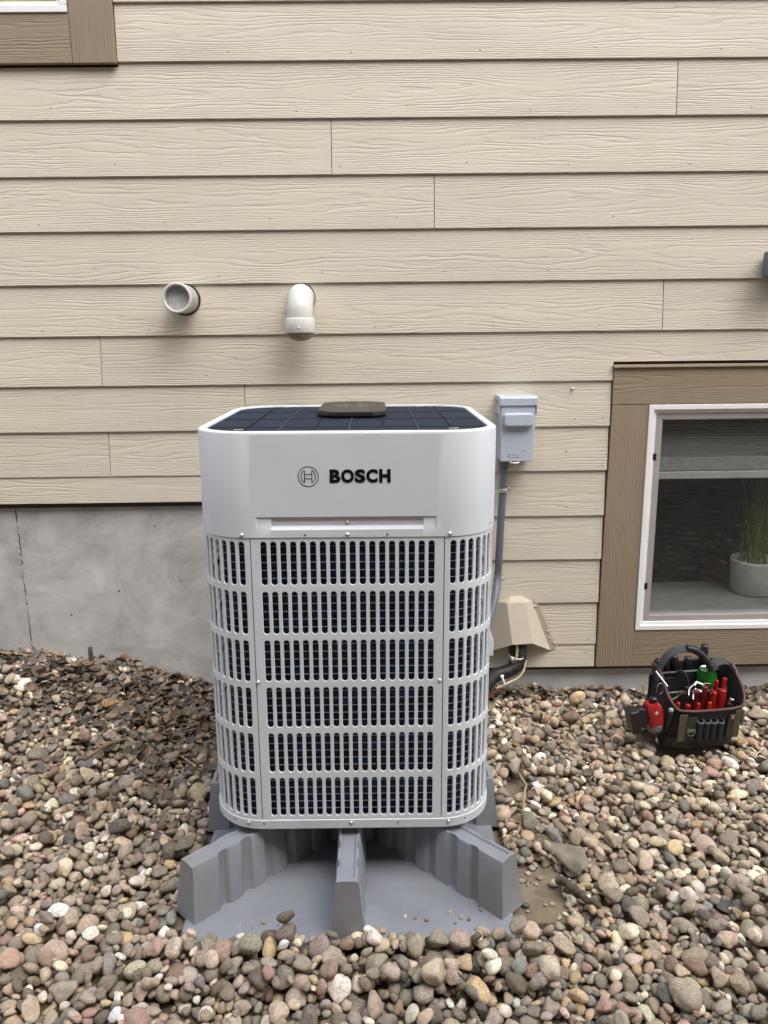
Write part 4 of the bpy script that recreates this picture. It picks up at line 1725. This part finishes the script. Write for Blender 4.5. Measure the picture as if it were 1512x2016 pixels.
M_TWIG = mat("twig_bark", lin((128, 104, 78)), .85, var=.3, vscale=70, bump=.002, bscale=160)
M_STUB = mat("dark_bark", lin((84, 74, 62)), .9, var=.4, vscale=60, bump=.004, bscale=90)


def gp(x, y, dz=.006):
    return (x, y, Htop(x, y) + dz)


z0 = Htop(-1.15, -.01)
stick("cut_stub", "short dark cut stem standing upright against the concrete left of the unit", [(-1.125, -.05, z0 - .03), (-1.130, -.045, z0 + .03), (-1.138, -.04, z0 + .085)], .0125, M_STUB, 10, "stem")
stick("twig", "thin curved brown twig lying downhill just below the cut stem", [gp(-1.07, -.10), gp(-1.085, -.20, .014), gp(-1.07, -.33)], .0042, M_TWIG)
stick("twig", "broken brown twig lying at the lower edge of the leaf litter", [gp(-.85, -.44, .012), gp(-.90, -.54, .012), gp(-.95, -.64, .008)], .0068, M_TWIG)
stick("twig", "long pale curved twig on the bare soil right of the unit", [gp(.41, -.68, .01), gp(.452, -.73, .016), gp(.43, -.84, .016), gp(.405, -.93, .012), gp(.375, -1.02, .008)], .0050, mat("pale_twig", lin((158, 138, 112)), .8, var=.25, vscale=60))
stick("straw", "pale straw lying across the leaf litter near the unit's left side", [gp(-.70, -.50, .012), gp(-.63, -.57, .016), gp(-.58, -.63, .012)], .0021, mat("straw", lin((206, 190, 156)), .7, var=.15), 6)
stick("bark_piece", "dark chunk of bark lying at the corner of the concrete slab", [(.452, -1.185, .004), (.475, -1.225, .010), (.505, -1.265, .006), (.53, -1.285, .004)], .0120, M_STUB, 10, "bark")
stick("twig", "dark thin twig along the wall foot left of the cut stem", [gp(-1.52, -.03, .012), gp(-1.36, -.035, .014), gp(-1.24, -.05, .01)], .0028, mat("pale_stem", lin((180, 158, 122)), .8, var=.2), 6)
bpy.data.objects["twig.003"]['label'] = "long straight pale stem lying along the foot of the concrete wall"

# landscape fabric flap by the slab
mb = MB()
NU, NV = 14, 9
fa = []
for i in range(NU + 1):
    t = i / NU
    bx, by = .395 + .115 * t, -.985 - .185 * t
    for j in range(NV + 1):
        s = j / NV
        w = .010 + .062 * (t / .75 if t < .75 else 1 - (t - .75) / .25 * .75) + .004 * math.sin(t * 23)
        px_, py_ = bx + w * s * .9, by + w * s * .42
        z = Htop(min(px_, 2.3), py_)
        z = .002 + .030 * s * (1 - .55 * s) * (.4 + .8 * t) + .0035 * math.sin(13 * t + 5 * s) + .004 * math.sin(5 * t - 7 * s)
        fa.append((px_, py_, z - .004))
fq = [(i * (NV + 1) + j, (i + 1) * (NV + 1) + j, (i + 1) * (NV + 1) + j + 1, i * (NV + 1) + j + 1) for i in range(NU) for j in range(NV)]
mb.add(fa, fq, 0, True)
fb = mb.build("landscape_fabric", mat("fabric_grey", lin((132, 124, 108)), .95, var=.18, vscale=60, bump=.001, bscale=700))
sm = fb.modifiers.new("thick", 'SOLIDIFY'); sm.thickness = .0012
tag(fb, "torn grey flap of landscape fabric sticking out of the pebbles beside the slab", "fabric")

# ================================================================= TOOL BAG
M_BAG = mat("bag_nylon", (.012, .012, .013), .75, var=.4, vscale=40, bump=.0012, bscale=500)
M_BAGIN = mat("bag_lining", (.020, .022, .024), .7, var=.3, vscale=20)
M_OLIVE = mat("olive_canvas", lin((84, 78, 54)), .85, var=.2, vscale=60, bump=.001, bscale=600)
M_PIPING = mat("brown_piping", lin((78, 50, 46)), .55, var=.25, vscale=30)
M_GREYBIND = mat("grey_binding", lin((92, 94, 96)), .7, var=.2)
M_STRAP = mat("grey_webbing", lin((58, 59, 62)), .7, var=.15, vscale=50, bump=.0008, bscale=700)
M_RED = mat("red_vinyl", lin((160, 26, 22)), .38, var=.2, vscale=20)
M_ORED = mat("orange_red_vinyl", lin((178, 50, 30)), .4, var=.2, vscale=20)
M_DRED = mat("dark_red_vinyl", lin((120, 18, 20)), .35, var=.15, vscale=20)
M_CHROME = mat("chrome", (.62, .62, .62), .16, 1.0, var=.1)
M_STEEL = mat("dull_steel", lin((92, 86, 70)), .42, .8, var=.2, vscale=40)
BAGM = Matrix.Translation((1.092, -.539, -.005)) @ Matrix.Rotation(R(7.4), 4, 'Z')
BAGR = (0, 0, R(7.4))
BAGL = BAGM.translation
BG = thing("tool_bag", "open black and olive tool bag full of hand tools on the pebbles by the window", "tool bag", BAGL, BAGR)


def bag_loop(level):
    """loop of the tub at level 0..1: returns list of points; front is -y side"""
    N = 56
    out = []
    for i in range(N):
        a = 2 * math.pi * i / N
        c, s = math.cos(a), math.sin(a)
        e = .5
        sx = math.copysign(abs(c) ** e, c)
        sy = math.copysign(abs(s) ** e, s)
        fr = (1 - sy) / 2                    # 1 at the front, 0 at the back
        w = .128 + (.014 - .026 * (1 - fr) ** 1.5 - (.012 if fr > .97 else 0)) * level
        x = sx * w + .02 * level
        y = .118 + sy * (.116 + .004 * level) - .010 * level * fr
        top = .137 + (.098) * max(0, min(1, (.93 - fr) / .42)) ** .9
        if fr < .3: top = .235 - .03 * (.3 - fr) / .3
        out.append(Vector((x, y, .004 + level * (top - .004))))
    return out


mb = MB()
lv = [0, .06, .25, .5, .75, 1.0]
loops = [bag_loop(l) for l in lv]
N = len(loops[0])
vs = [p for L_ in loops for p in L_]
for i in range(len(lv) - 1):
    mb.add(vs, [(i * N + k, i * N + (k + 1) % N, (i + 1) * N + (k + 1) % N, (i + 1) * N + k) for k in range(N)], 0, True)
inn = [[Vector((p.x * .965 + .0006, .118 + (p.y - .118) * .955, max(p.z, .02))) for p in L_] for L_ in loops]
vs = [p for L_ in inn for p in L_]
for i in range(len(lv) - 1):
    mb.add(vs, [(i * N + k, (i + 1) * N + k, (i + 1) * N + (k + 1) % N, i * N + (k + 1) % N) for k in range(N)], 1, True)
mb.add(loops[-1] + inn[-1], [(k, (k + 1) % N, N + (k + 1) % N, N + k) for k in range(N)], 0)
mb.add(loops[0], [tuple(range(N))[::-1]], 0)
mb.add(inn[1], [tuple(range(N))], 1)
mb.build("bag_body", [M_BAG, M_BAGIN], BG)
# moulded base tub
mb = MB()
bl = [bag_loop(0), bag_loop(.1), bag_loop(.17)]
rowsb = [[Vector((p.x * 1.03, .118 + (p.y - .118) * 1.035, z)) for p in L_] for L_, z in zip(bl, (.0, .022, .034))]
vs = [p for L_ in rowsb for p in L_]
for i in range(2):
    mb.add(vs, [(i * N + k, i * N + (k + 1) % N, (i + 1) * N + (k + 1) % N, (i + 1) * N + k) for k in range(N)], 0, True)
mb.build("base_tub", M_BLACK, BG)
# piping along the rim
mb = MB(); pth = bag_loop(1.0); pth = pth + pth[:1]
mb.tube(pth, .0052, 10, 0, False); mb.build("rim_piping", M_PIPING, BG)


def fy(x, z):
    """front face y of the bag"""
    l = z / .137
    return .118 - (.116 + .004 * l) - .010 * l - .001


for x0, x1 in ((-.100, -.073), (.098, .120)):
    mb = MB(); n_ = 5
    for i in range(n_):
        za, zb_ = .028 + .102 * i / n_, .028 + .102 * (i + 1) / n_
        mb.add([(x0, fy(0, za) - .001, za), (x1, fy(0, za) - .001, za), (x1 + .002, fy(0, zb_) - .001, zb_), (x0 + .002, fy(0, zb_) - .001, zb_)], [(0, 1, 2, 3)])
    o = mb.build("olive_panel", M_OLIVE, BG); so = o.modifiers.new("t", 'SOLIDIFY'); so.thickness = .003; so.offset = 0
for x0, x1 in ((-.072, -.040), (.074, .096)):
    mb = MB(); mb.prism([(x0, .03), (x1, .03), (x1 + .002, .118), (x0 + .002, .118)], lambda p, k_: (p[0], fy(0, p[1]) - .001 - .003 * k_, p[1]))
    fix(mb.build("front_patch", mat("olive_dark", lin((52, 50, 40)), .85, var=.2) if x0 < 0 else bpy.data.materials["olive_dark"], BG))
for i in range(4):
    xc = -.026 + i * .0245
    zt_ = .103 - .002 * i
    mb = MB()
    prof = [(-.011, 0), (-.010, -.010), (-.004, -.014), (.004, -.014), (.010, -.010), (.011, 0)]
    vs = [(xc + a_, fy(0, .03) + b_, .03) for a_, b_ in prof] + [(xc + a_, fy(0, zt_) + b_, zt_) for a_, b_ in prof]
    mb.add(vs, [(k, k + 1, k + 7, k + 6) for k in range(5)], 0, True)
    lp_ = mb.build("tool_loop", M_BAG, BG)
    mb = MB()
    vs = [(xc + a_ * 1.04, fy(0, zt_) + b_ - .0012, zt_ - .009 + (.006 if abs(a_) > .0105 else 0)) for a_, b_ in prof] + [(xc + a_ * 1.04, fy(0, zt_) + b_ - .0012, zt_ + (.006 if abs(a_) > .0105 else 0)) for a_, b_ in prof]
    mb.add(vs, [(k, k + 1, k + 7, k + 6) for k in range(5)], 0, True)
    o = mb.build("loop_binding", M_GREYBIND, lp_); so = o.modifiers.new("t", 'SOLIDIFY'); so.thickness = .0018
mb = MB()
mb.tube([(-.054 + .014 * math.cos(R(a)), fy(0, .066) - .007, .064 + .014 * math.sin(R(a))) for a in range(-180, 10, 15)], .0017, 8)
mb.box(-.070, -.040, fy(0, .07) - .008, fy(0, .07) - .004, .064, .074)
mb.build("d_ring", M_GREYBIND, BG)
mb = MB(); mb.box(.084, .093, fy(0, .108) - .006, fy(0, .108) - .0045, .102, .115); tg_ = mb.build("tag", mat("tag_pale", lin((170, 150, 146)), .7), BG)
mb = MB(); mb.box(.0848, .0922, fy(0, .108) - .0068, fy(0, .108) - .006, .1075, .1110); mb.build("tag_print", M_RED, tg_)
# inner dividers with grey plastic top bars
for yy, zt_, x0, x1 in ((.105, .150, -.118, .138), (.165, .196, -.122, .142)):
    mb = MB(); mb.box(x0, x1, yy, yy + .004, .02, zt_); dv = mb.build("divider", M_BAGIN, BG)
    mb = MB(); mb.tube([(x0, yy + .002, zt_), (x1, yy + .002, zt_)], .0048, 10); mb.build("top_bar", mat("bar_grey", lin((86, 90, 92)), .5) if zt_ < .16 else bpy.data.materials["bar_grey"], dv)
mb = MB(); mb.prism(rounded(.036, .024, .008, 4), lambda p, k_: (-.062 + p[0], .160 + .004 * k_, .155 + p[1])); fix(mb.build("inner_pocket", mat("pocket_grey", lin((44, 48, 52)), .6), BG, bevel=.002))
# handle: webbing straps and padded grip
def strap(path, w, t, nrm):
    P_ = smooth_path(path, 6)
    mb = MB()
    vs = []
    for i, p in enumerate(P_):
        s_ = nrm(i / (len(P_) - 1))
        tg = (P_[min(i + 1, len(P_) - 1)] - P_[max(i - 1, 0)]).normalized()
        u_ = tg.cross(s_).normalized()
        for a_, b_ in ((-1, -1), (1, -1), (1, 1), (-1, 1)):
            vs.append(p + s_ * (a_ * w / 2) + u_ * (b_ * t / 2))
    f = []
    for i in range(len(P_) - 1):
        for k in range(4):
            f.append((i * 4 + k, i * 4 + (k + 1) % 4, i * 4 + 4 + (k + 1) % 4, i * 4 + 4 + k))
    mb.add(vs, f, 0, False)
    mb.add(vs, [(3, 2, 1, 0), tuple(len(vs) - 4 + k for k in range(4))])
    return mb


up_ = lambda t: Vector((0, .94, .34)).normalized()
strap([(-.118, .115, .19), (-.113, .118, .235), (-.090, .118, .282), (-.055, .115, .306), (-.018, .110, .309)], .032, .003, up_).build("handle_strap", M_STRAP, BG)
strap([(.062, .096, .232), (.085, .103, .252), (.112, .112, .254), (.140, .118, .242), (.152, .118, .205), (.150, .118, .16)], .036, .003, up_).build("handle_strap", M_STRAP, BG)
mb = MB()
gp_ = smooth_path([(-.024, .108, .311), (.004, .104, .304), (.032, .098, .283), (.052, .093, .256), (.064, .090, .234)], 6)
mb.tube(gp_, [.0125 * (1.08 if i in (0, 1, len(gp_) - 1) else 1 + .04 * math.sin(i * 1.3)) for i in range(len(gp_))], 14)
mb.build("handle_grip", M_BLACK, BG)
mb = MB()
for sx in (-1,):
    mb.tube([(-.128 + .012 * math.cos(R(a)), .075, .185 + .020 * math.sin(R(a))) for a in range(0, 375, 15)], .0016, 8, 0, False)
mb.tube([(-.134, .10, .238), (-.118, .045, .206)], .0035, 8)
mb.build("side_carabiner", M_CHROME, BG)
mb = MB(); mb.tube([(.148, .10, .245), (.160, .085, .215), (.160, .085, .205)], .0022, 8); mb.build("strap_buckle", M_CHROME, BG)
mb = MB(); mb.box(.146, .156, .02, .05, .06, .11); mb.build("side_tab", M_GREYBIND, BG, bevel=.002)


def T(name, label, cat, x, y, z, rx=0, ry=0, rz=0, group=None):
    p = BAGM @ Vector((x, y, z))
    M = BAGM.to_3x3().to_4x4() @ Euler((R(rx), R(ry), R(rz))).to_matrix().to_4x4()
    return thing(name, label, cat, p, M.to_euler(), group)


# soda can
cn = T("drink_can", "green drink can with a silver lid standing inside the tool bag", "can", .078, .138, .098)
mb = MB(); mb.lathe([(.0, .0), (.024, .0), (.033, .010), (.033, .102), (.0265, .116), (.0265, .119), (.0255, .119), (.0245, .1155), (0, .1155)], 36)
for f_i, f in enumerate(mb.f):
    z_ = max(mb.v[i][2] for i in f)
    if z_ > .1165 or z_ == .1155: mb.m[f_i] = 1
mb.build("can_body", [mat("can_green", lin((40, 128, 44)), .32, .35, var=.12, vscale=40), M_CHROME], cn)
mb = MB(); mb.lathe([(.008, .1165), (.0085, .1175), (0, .1178)], 14, 0, Matrix.Translation((0, -.006, 0))); mb.build("pull_tab", M_CHROME, cn)

# screwdrivers along the back
sdl = [(-.083, .200, .222, 3, None, "black screwdriver handle at the far left of the bag's back row"),
       (-.044, .202, .228, 0, (150, 150, 40), "black screwdriver with a yellow green ring on its handle end"),
       (-.006, .202, .232, -2, (50, 54, 110), "black screwdriver with a blue violet ring on its handle end"),
       (.034, .202, .222, 2, None, "black screwdriver handle behind the padded grip of the tool bag"),
       (.088, .205, .262, 4, None, "tallest black screwdriver handle, standing above the can in the tool bag")]
for x, y, zt_, ry, rc, lb in sdl:
    s = T("screwdriver", lb, "screwdriver", x, y, .06, 0, ry, 0, "screwdrivers in the back row of the tool bag")
    h = zt_ - .045
    mb = MB(); mb.lathe([(.0, .02), (.010, .02), (.010, h - .075), (.0135, h - .06), (.0150, h - .025), (.0135, h - .006), (.009, h), (.0, h + .001)], 18)
    mb.build("handle", M_BLACK, s)
    mb = MB(); mb.tube([(0, 0, -.035), (0, 0, .02)], .003, 8); mb.build("shaft", M_CHROME, s)
    if rc:
        mb = MB(); mb.lathe([(.0100, h - .0005), (.0100, h + .0010), (.0062, h + .0018), (.005, h + .0012)], 18); mb.build("end_ring", mat("ring_" + ("yellow" if rc[0] > 100 else "blue"), lin(rc), .4), s)

# red handled pliers: pairs of dipped handles, heads down in the bag
prs = [("pair of pliers with bright red handles, leftmost at the bag's front edge", M_RED, (-.090, .022, .156), (-.060, .012, .150), .0085),
       ("pair of pliers with slim orange red handles in front of the dark red ones", M_ORED, (-.022, .012, .152), (.018, .012, .152), .0066),
       ("pair of pliers with long dark red handles behind the chrome pliers", M_DRED, (-.012, .048, .180), (.024, .056, .186), .0090),
       ("pair of pliers with the thickest bright red handles in the tool bag", M_RED, (.048, .040, .176), (.076, .034, .182), .0125),
       ("pair of pliers with red handles at the right rear of the tool bag", M_RED, (.080, .080, .195), (.112, .085, .198), .0086)]
for lb, mtl, A, B, rr in prs:
    base = ((A[0] + B[0]) / 2 - .016, (A[1] + B[1]) / 2 + .01, .03)
    s = T("pliers", lb, "pliers", *base, group="red handled pliers in the tool bag")
    for Q in (A, B):
        d_ = Vector(Q) - Vector(base)
        sgn = 1 if Q is B else -1
        mb = MB()
        pts = smooth_path([(0.004 * sgn, 0, .045), (d_.x * .75 + .004 * sgn, d_.y * .5, d_.z * .55), (d_.x, d_.y, d_.z - rr * .3), (d_.x * 1.02, d_.y, d_.z)], 6)
        rs = [rr * (.72 + .34 * math.sin(math.pi * min(1, .15 + .75 * i / len(pts)))) for i in range(len(pts))]
        rs[-1] *= .45; rs[-2] *= .8
        mb.tube(pts, rs, 12, squash=(1, .72)); mb.build("handle", mtl, s)
    mb = MB(); mb.box(-.010, .010, -.005, .005, -.01, .05); mb.build("jaws", M_STEEL, s, bevel=.003)

# chrome locking pliers lying on top
s = T("locking_pliers", "shiny chrome locking pliers lying across the tools in the middle of the bag", "pliers", .016, .078, .176, -35, 20, 10)
mb = MB(); mb.prism([(-.030, .004), (-.012, .022), (.018, .018), (.036, .004), (.028, .002), (.010, .010), (-.012, .012), (-.022, .0)], lambda p, k_: (p[0], -.005 + .010 * k_, p[1])); fix(mb.build("upper_jaw", M_CHROME, s, bevel=.002))
mb = MB(); mb.prism([(-.022, -.004), (.010, -.008), (.030, -.003), (.022, -.014), (-.004, -.022), (-.024, -.014)], lambda p, k_: (p[0], -.005 + .010 * k_, p[1])); fix(mb.build("lower_jaw", M_CHROME, s, bevel=.002))
mb = MB(); mb.tube(smooth_path([(-.022, 0, -.008), (-.040, -.010, -.030), (-.048, -.014, -.052)], 4), .005, 8, squash=(1, .6)); mb.tube(smooth_path([(-.026, 0, .006), (-.050, -.004, -.014), (-.062, -.01, -.04)], 4), .0045, 8, squash=(1, .6)); mb.build("grip", M_CHROME, s)
s = T("slip_joint_pliers", "dull brown steel slip joint pliers behind the bag's left rim", "pliers", -.048, .078, .165, 0, 30, 10)
mb = MB(); mb.prism([(-.008, -.02), (.010, -.022), (.026, -.004), (.030, .018), (.018, .030), (.004, .022), (.014, .012), (.010, .0), (-.004, .0)], lambda p, k_: (p[0], -.006 + .012 * k_, p[1])); fix(mb.build("jaw", M_STEEL, s, bevel=.002))
mb = MB(); mb.tube(smooth_path([(0, 0, -.018), (-.022, 0, -.042), (-.055, -.004, -.056)], 4), .007, 8, squash=(1, .6)); mb.build("grip", M_STEEL, s)
s = T("pipe_cutter", "curved grey steel cutter beside the can in the tool bag", "cutter", .058, .090, .168, -20, -10, 0)
mb = MB(); mb.tube([(.028 * math.cos(R(a)) - .01, 0, .022 * math.sin(R(a)) - .006) for a in range(-20, 125, 12)], [.0045] * 13, 8, squash=(1, .7)); mb.build("curved_frame", mat("cutter_steel", lin((150, 146, 136)), .35, .8), s)
mb = MB(); mb.tube([(.010 * math.cos(R(a)) - .004, .002, .008 * math.sin(R(a)) - .004) for a in range(0, 370, 20)], .003, 8, 0, False); mb.build("wheel", M_STEEL, s)
s = T("hook_tool", "black tool with a hooked end standing at the bag's middle divider", "hook", -.008, .135, .10)
mb = MB(); mb.tube(smooth_path([(.012, -.03, .02), (.010, -.02, .06), (.004, -.004, .098), (-.008, .008, .112), (-.022, .012, .104), (-.026, .012, .092)], 5), .0045, 8); mb.build("hook", mat("hook_black", (.02, .022, .028), .4), s)
s = T("small_socket_driver", "small black driver with a chrome collar at the bag's right front corner", "driver", .112, .050, .11, 10, 15, 0)
mb = MB(); mb.lathe([(0, -.03), (.012, -.03), (.013, .01), (.010, .022), (0, .022)], 14); mb.build("handle", M_BLACK, s)
mb = MB(); mb.lathe([(.0105, .022), (.0105, .036), (.008, .038), (0, .038)], 14); mb.build("collar", M_CHROME, s)

# cordless drill hooked on the left outside
DR = T("cordless_drill", "red and black cordless drill hanging nose down on the bag's left side", "drill", -.166, .03, .09, 0, -12, 0)
mb = MB()
hs_ = [(-.006, .0245, .024), (.004, .0255, .0255), (.030, .0262, .0262), (.052, .0255, .025), (.066, .0235, .0225), (.074, .0195, .019)]
vs = []
for z_, hw_, hd_ in hs_:
    vs += [(px_, py_, z_) for px_, py_ in rounded(hw_, hd_, min(hw_, hd_) * .45, 3)]
n_ = len(vs) // len(hs_)
mb.add(vs, [(i * n_ + k_, i * n_ + (k_ + 1) % n_, (i + 1) * n_ + (k_ + 1) % n_, (i + 1) * n_ + k_) for i in range(len(hs_) - 1) for k_ in range(n_)], 0, True)
mb.add(vs[-n_:], [tuple(range(n_))])
mb.build("motor_housing", mat("drill_red", lin((150, 26, 28)), .4, var=.15, vscale=30), DR)
mb = MB(); mb.lathe([(.0258, -.004), (.0272, -.006), (.0265, -.022), (.022, -.032), (.018, -.033)], 24)
mb.build("gear_collar", mat("collar_grey", lin((120, 122, 124)), .35, .6, var=.15), DR)
mb = MB(); mb.lathe([(.018, -.032), (.0135, -.040), (.0125, -.052), (.008, -.056), (0, -.056)], 18); mb.build("chuck", M_BLACK, DR)
mb = MB(); mb.lathe([(.0034, -.055), (.0034, -.068), (.0055, -.069), (.0055, -.074), (.003, -.076), (.003, -.086), (.0, -.088)], 10); mb.build("bit", M_CHROME, DR)
mb = MB()
mb.prism([(-.022, .058), (-.022, .010), (-.045, .0), (-.062, .002), (-.062, .066), (-.042, .072)], lambda p, k_: (p[0], -.018 + .036 * k_, p[1]))
fix(mb.build("grip", M_BLACK, DR, bevel=.006, seg=3))
mb = MB(); mb.box(-.088, -.056, -.026, .026, -.012, .070); mb.build("battery", M_BLACK, DR, bevel=.005, seg=3)
mb = MB(); mb.box(-.0245, -.0195, -.022, .022, .0, .062); mb.build("red_stripe", bpy.data.materials["drill_red"], DR, bevel=.002)
mb = MB(); mb.lathe([(0, .092), (.010, .090), (.014, .084), (.014, .076), (.012, .072)], 18, 0, Matrix.Translation((.008, 0, 0))); mb.build("rear_knob", mat("gloss_black", (.01, .01, .012), .12), DR)
# white four pointed mark on the housing
mb = MB()
pts = []
for i in range(16):
    a = 2 * math.pi * i / 16
    r_m = (.0088, .0042, .0056, .0042)[i % 4]
    pts.append((r_m * math.cos(a), r_m * math.sin(a)))
mb.prism(pts, lambda p, k_: (p[0] + .002, -.0262 - .0008 * k_, .046 + p[1]))
fix(mb.build("housing_mark", mat("mark_white", lin((205, 200, 196)), .5), DR))
s = T("marker_pen", "black pen with a pale grey cap clipped at the bag's left front rim", "pen", -.126, .012, .085, 6, 4, 0)
mb = MB(); mb.lathe([(0, -.02), (.009, -.02), (.0095, .045), (.007, .05), (.007, .058)], 14); mb.build("pen_body", M_BLACK, s)
mb = MB(); mb.lathe([(.0078, .052), (.0078, .060), (.006, .062), (0, .062)], 14); mb.build("pen_cap", mat("cap_pale", lin((150, 156, 164)), .4), s)
s = T("red_grip_tool", "small dark red tool grip tucked between the drill and the bag", "tool", -.142, .030, .115, 0, -14, 0)
mb = MB(); mb.tube(smooth_path([(0, 0, -.03), (.003, 0, 0), (0, 0, .026), (-.003, 0, .034)], 5), [.007] * 13 + [.006, .005, .003], 10); mb.build("grip", M_DRED, s)
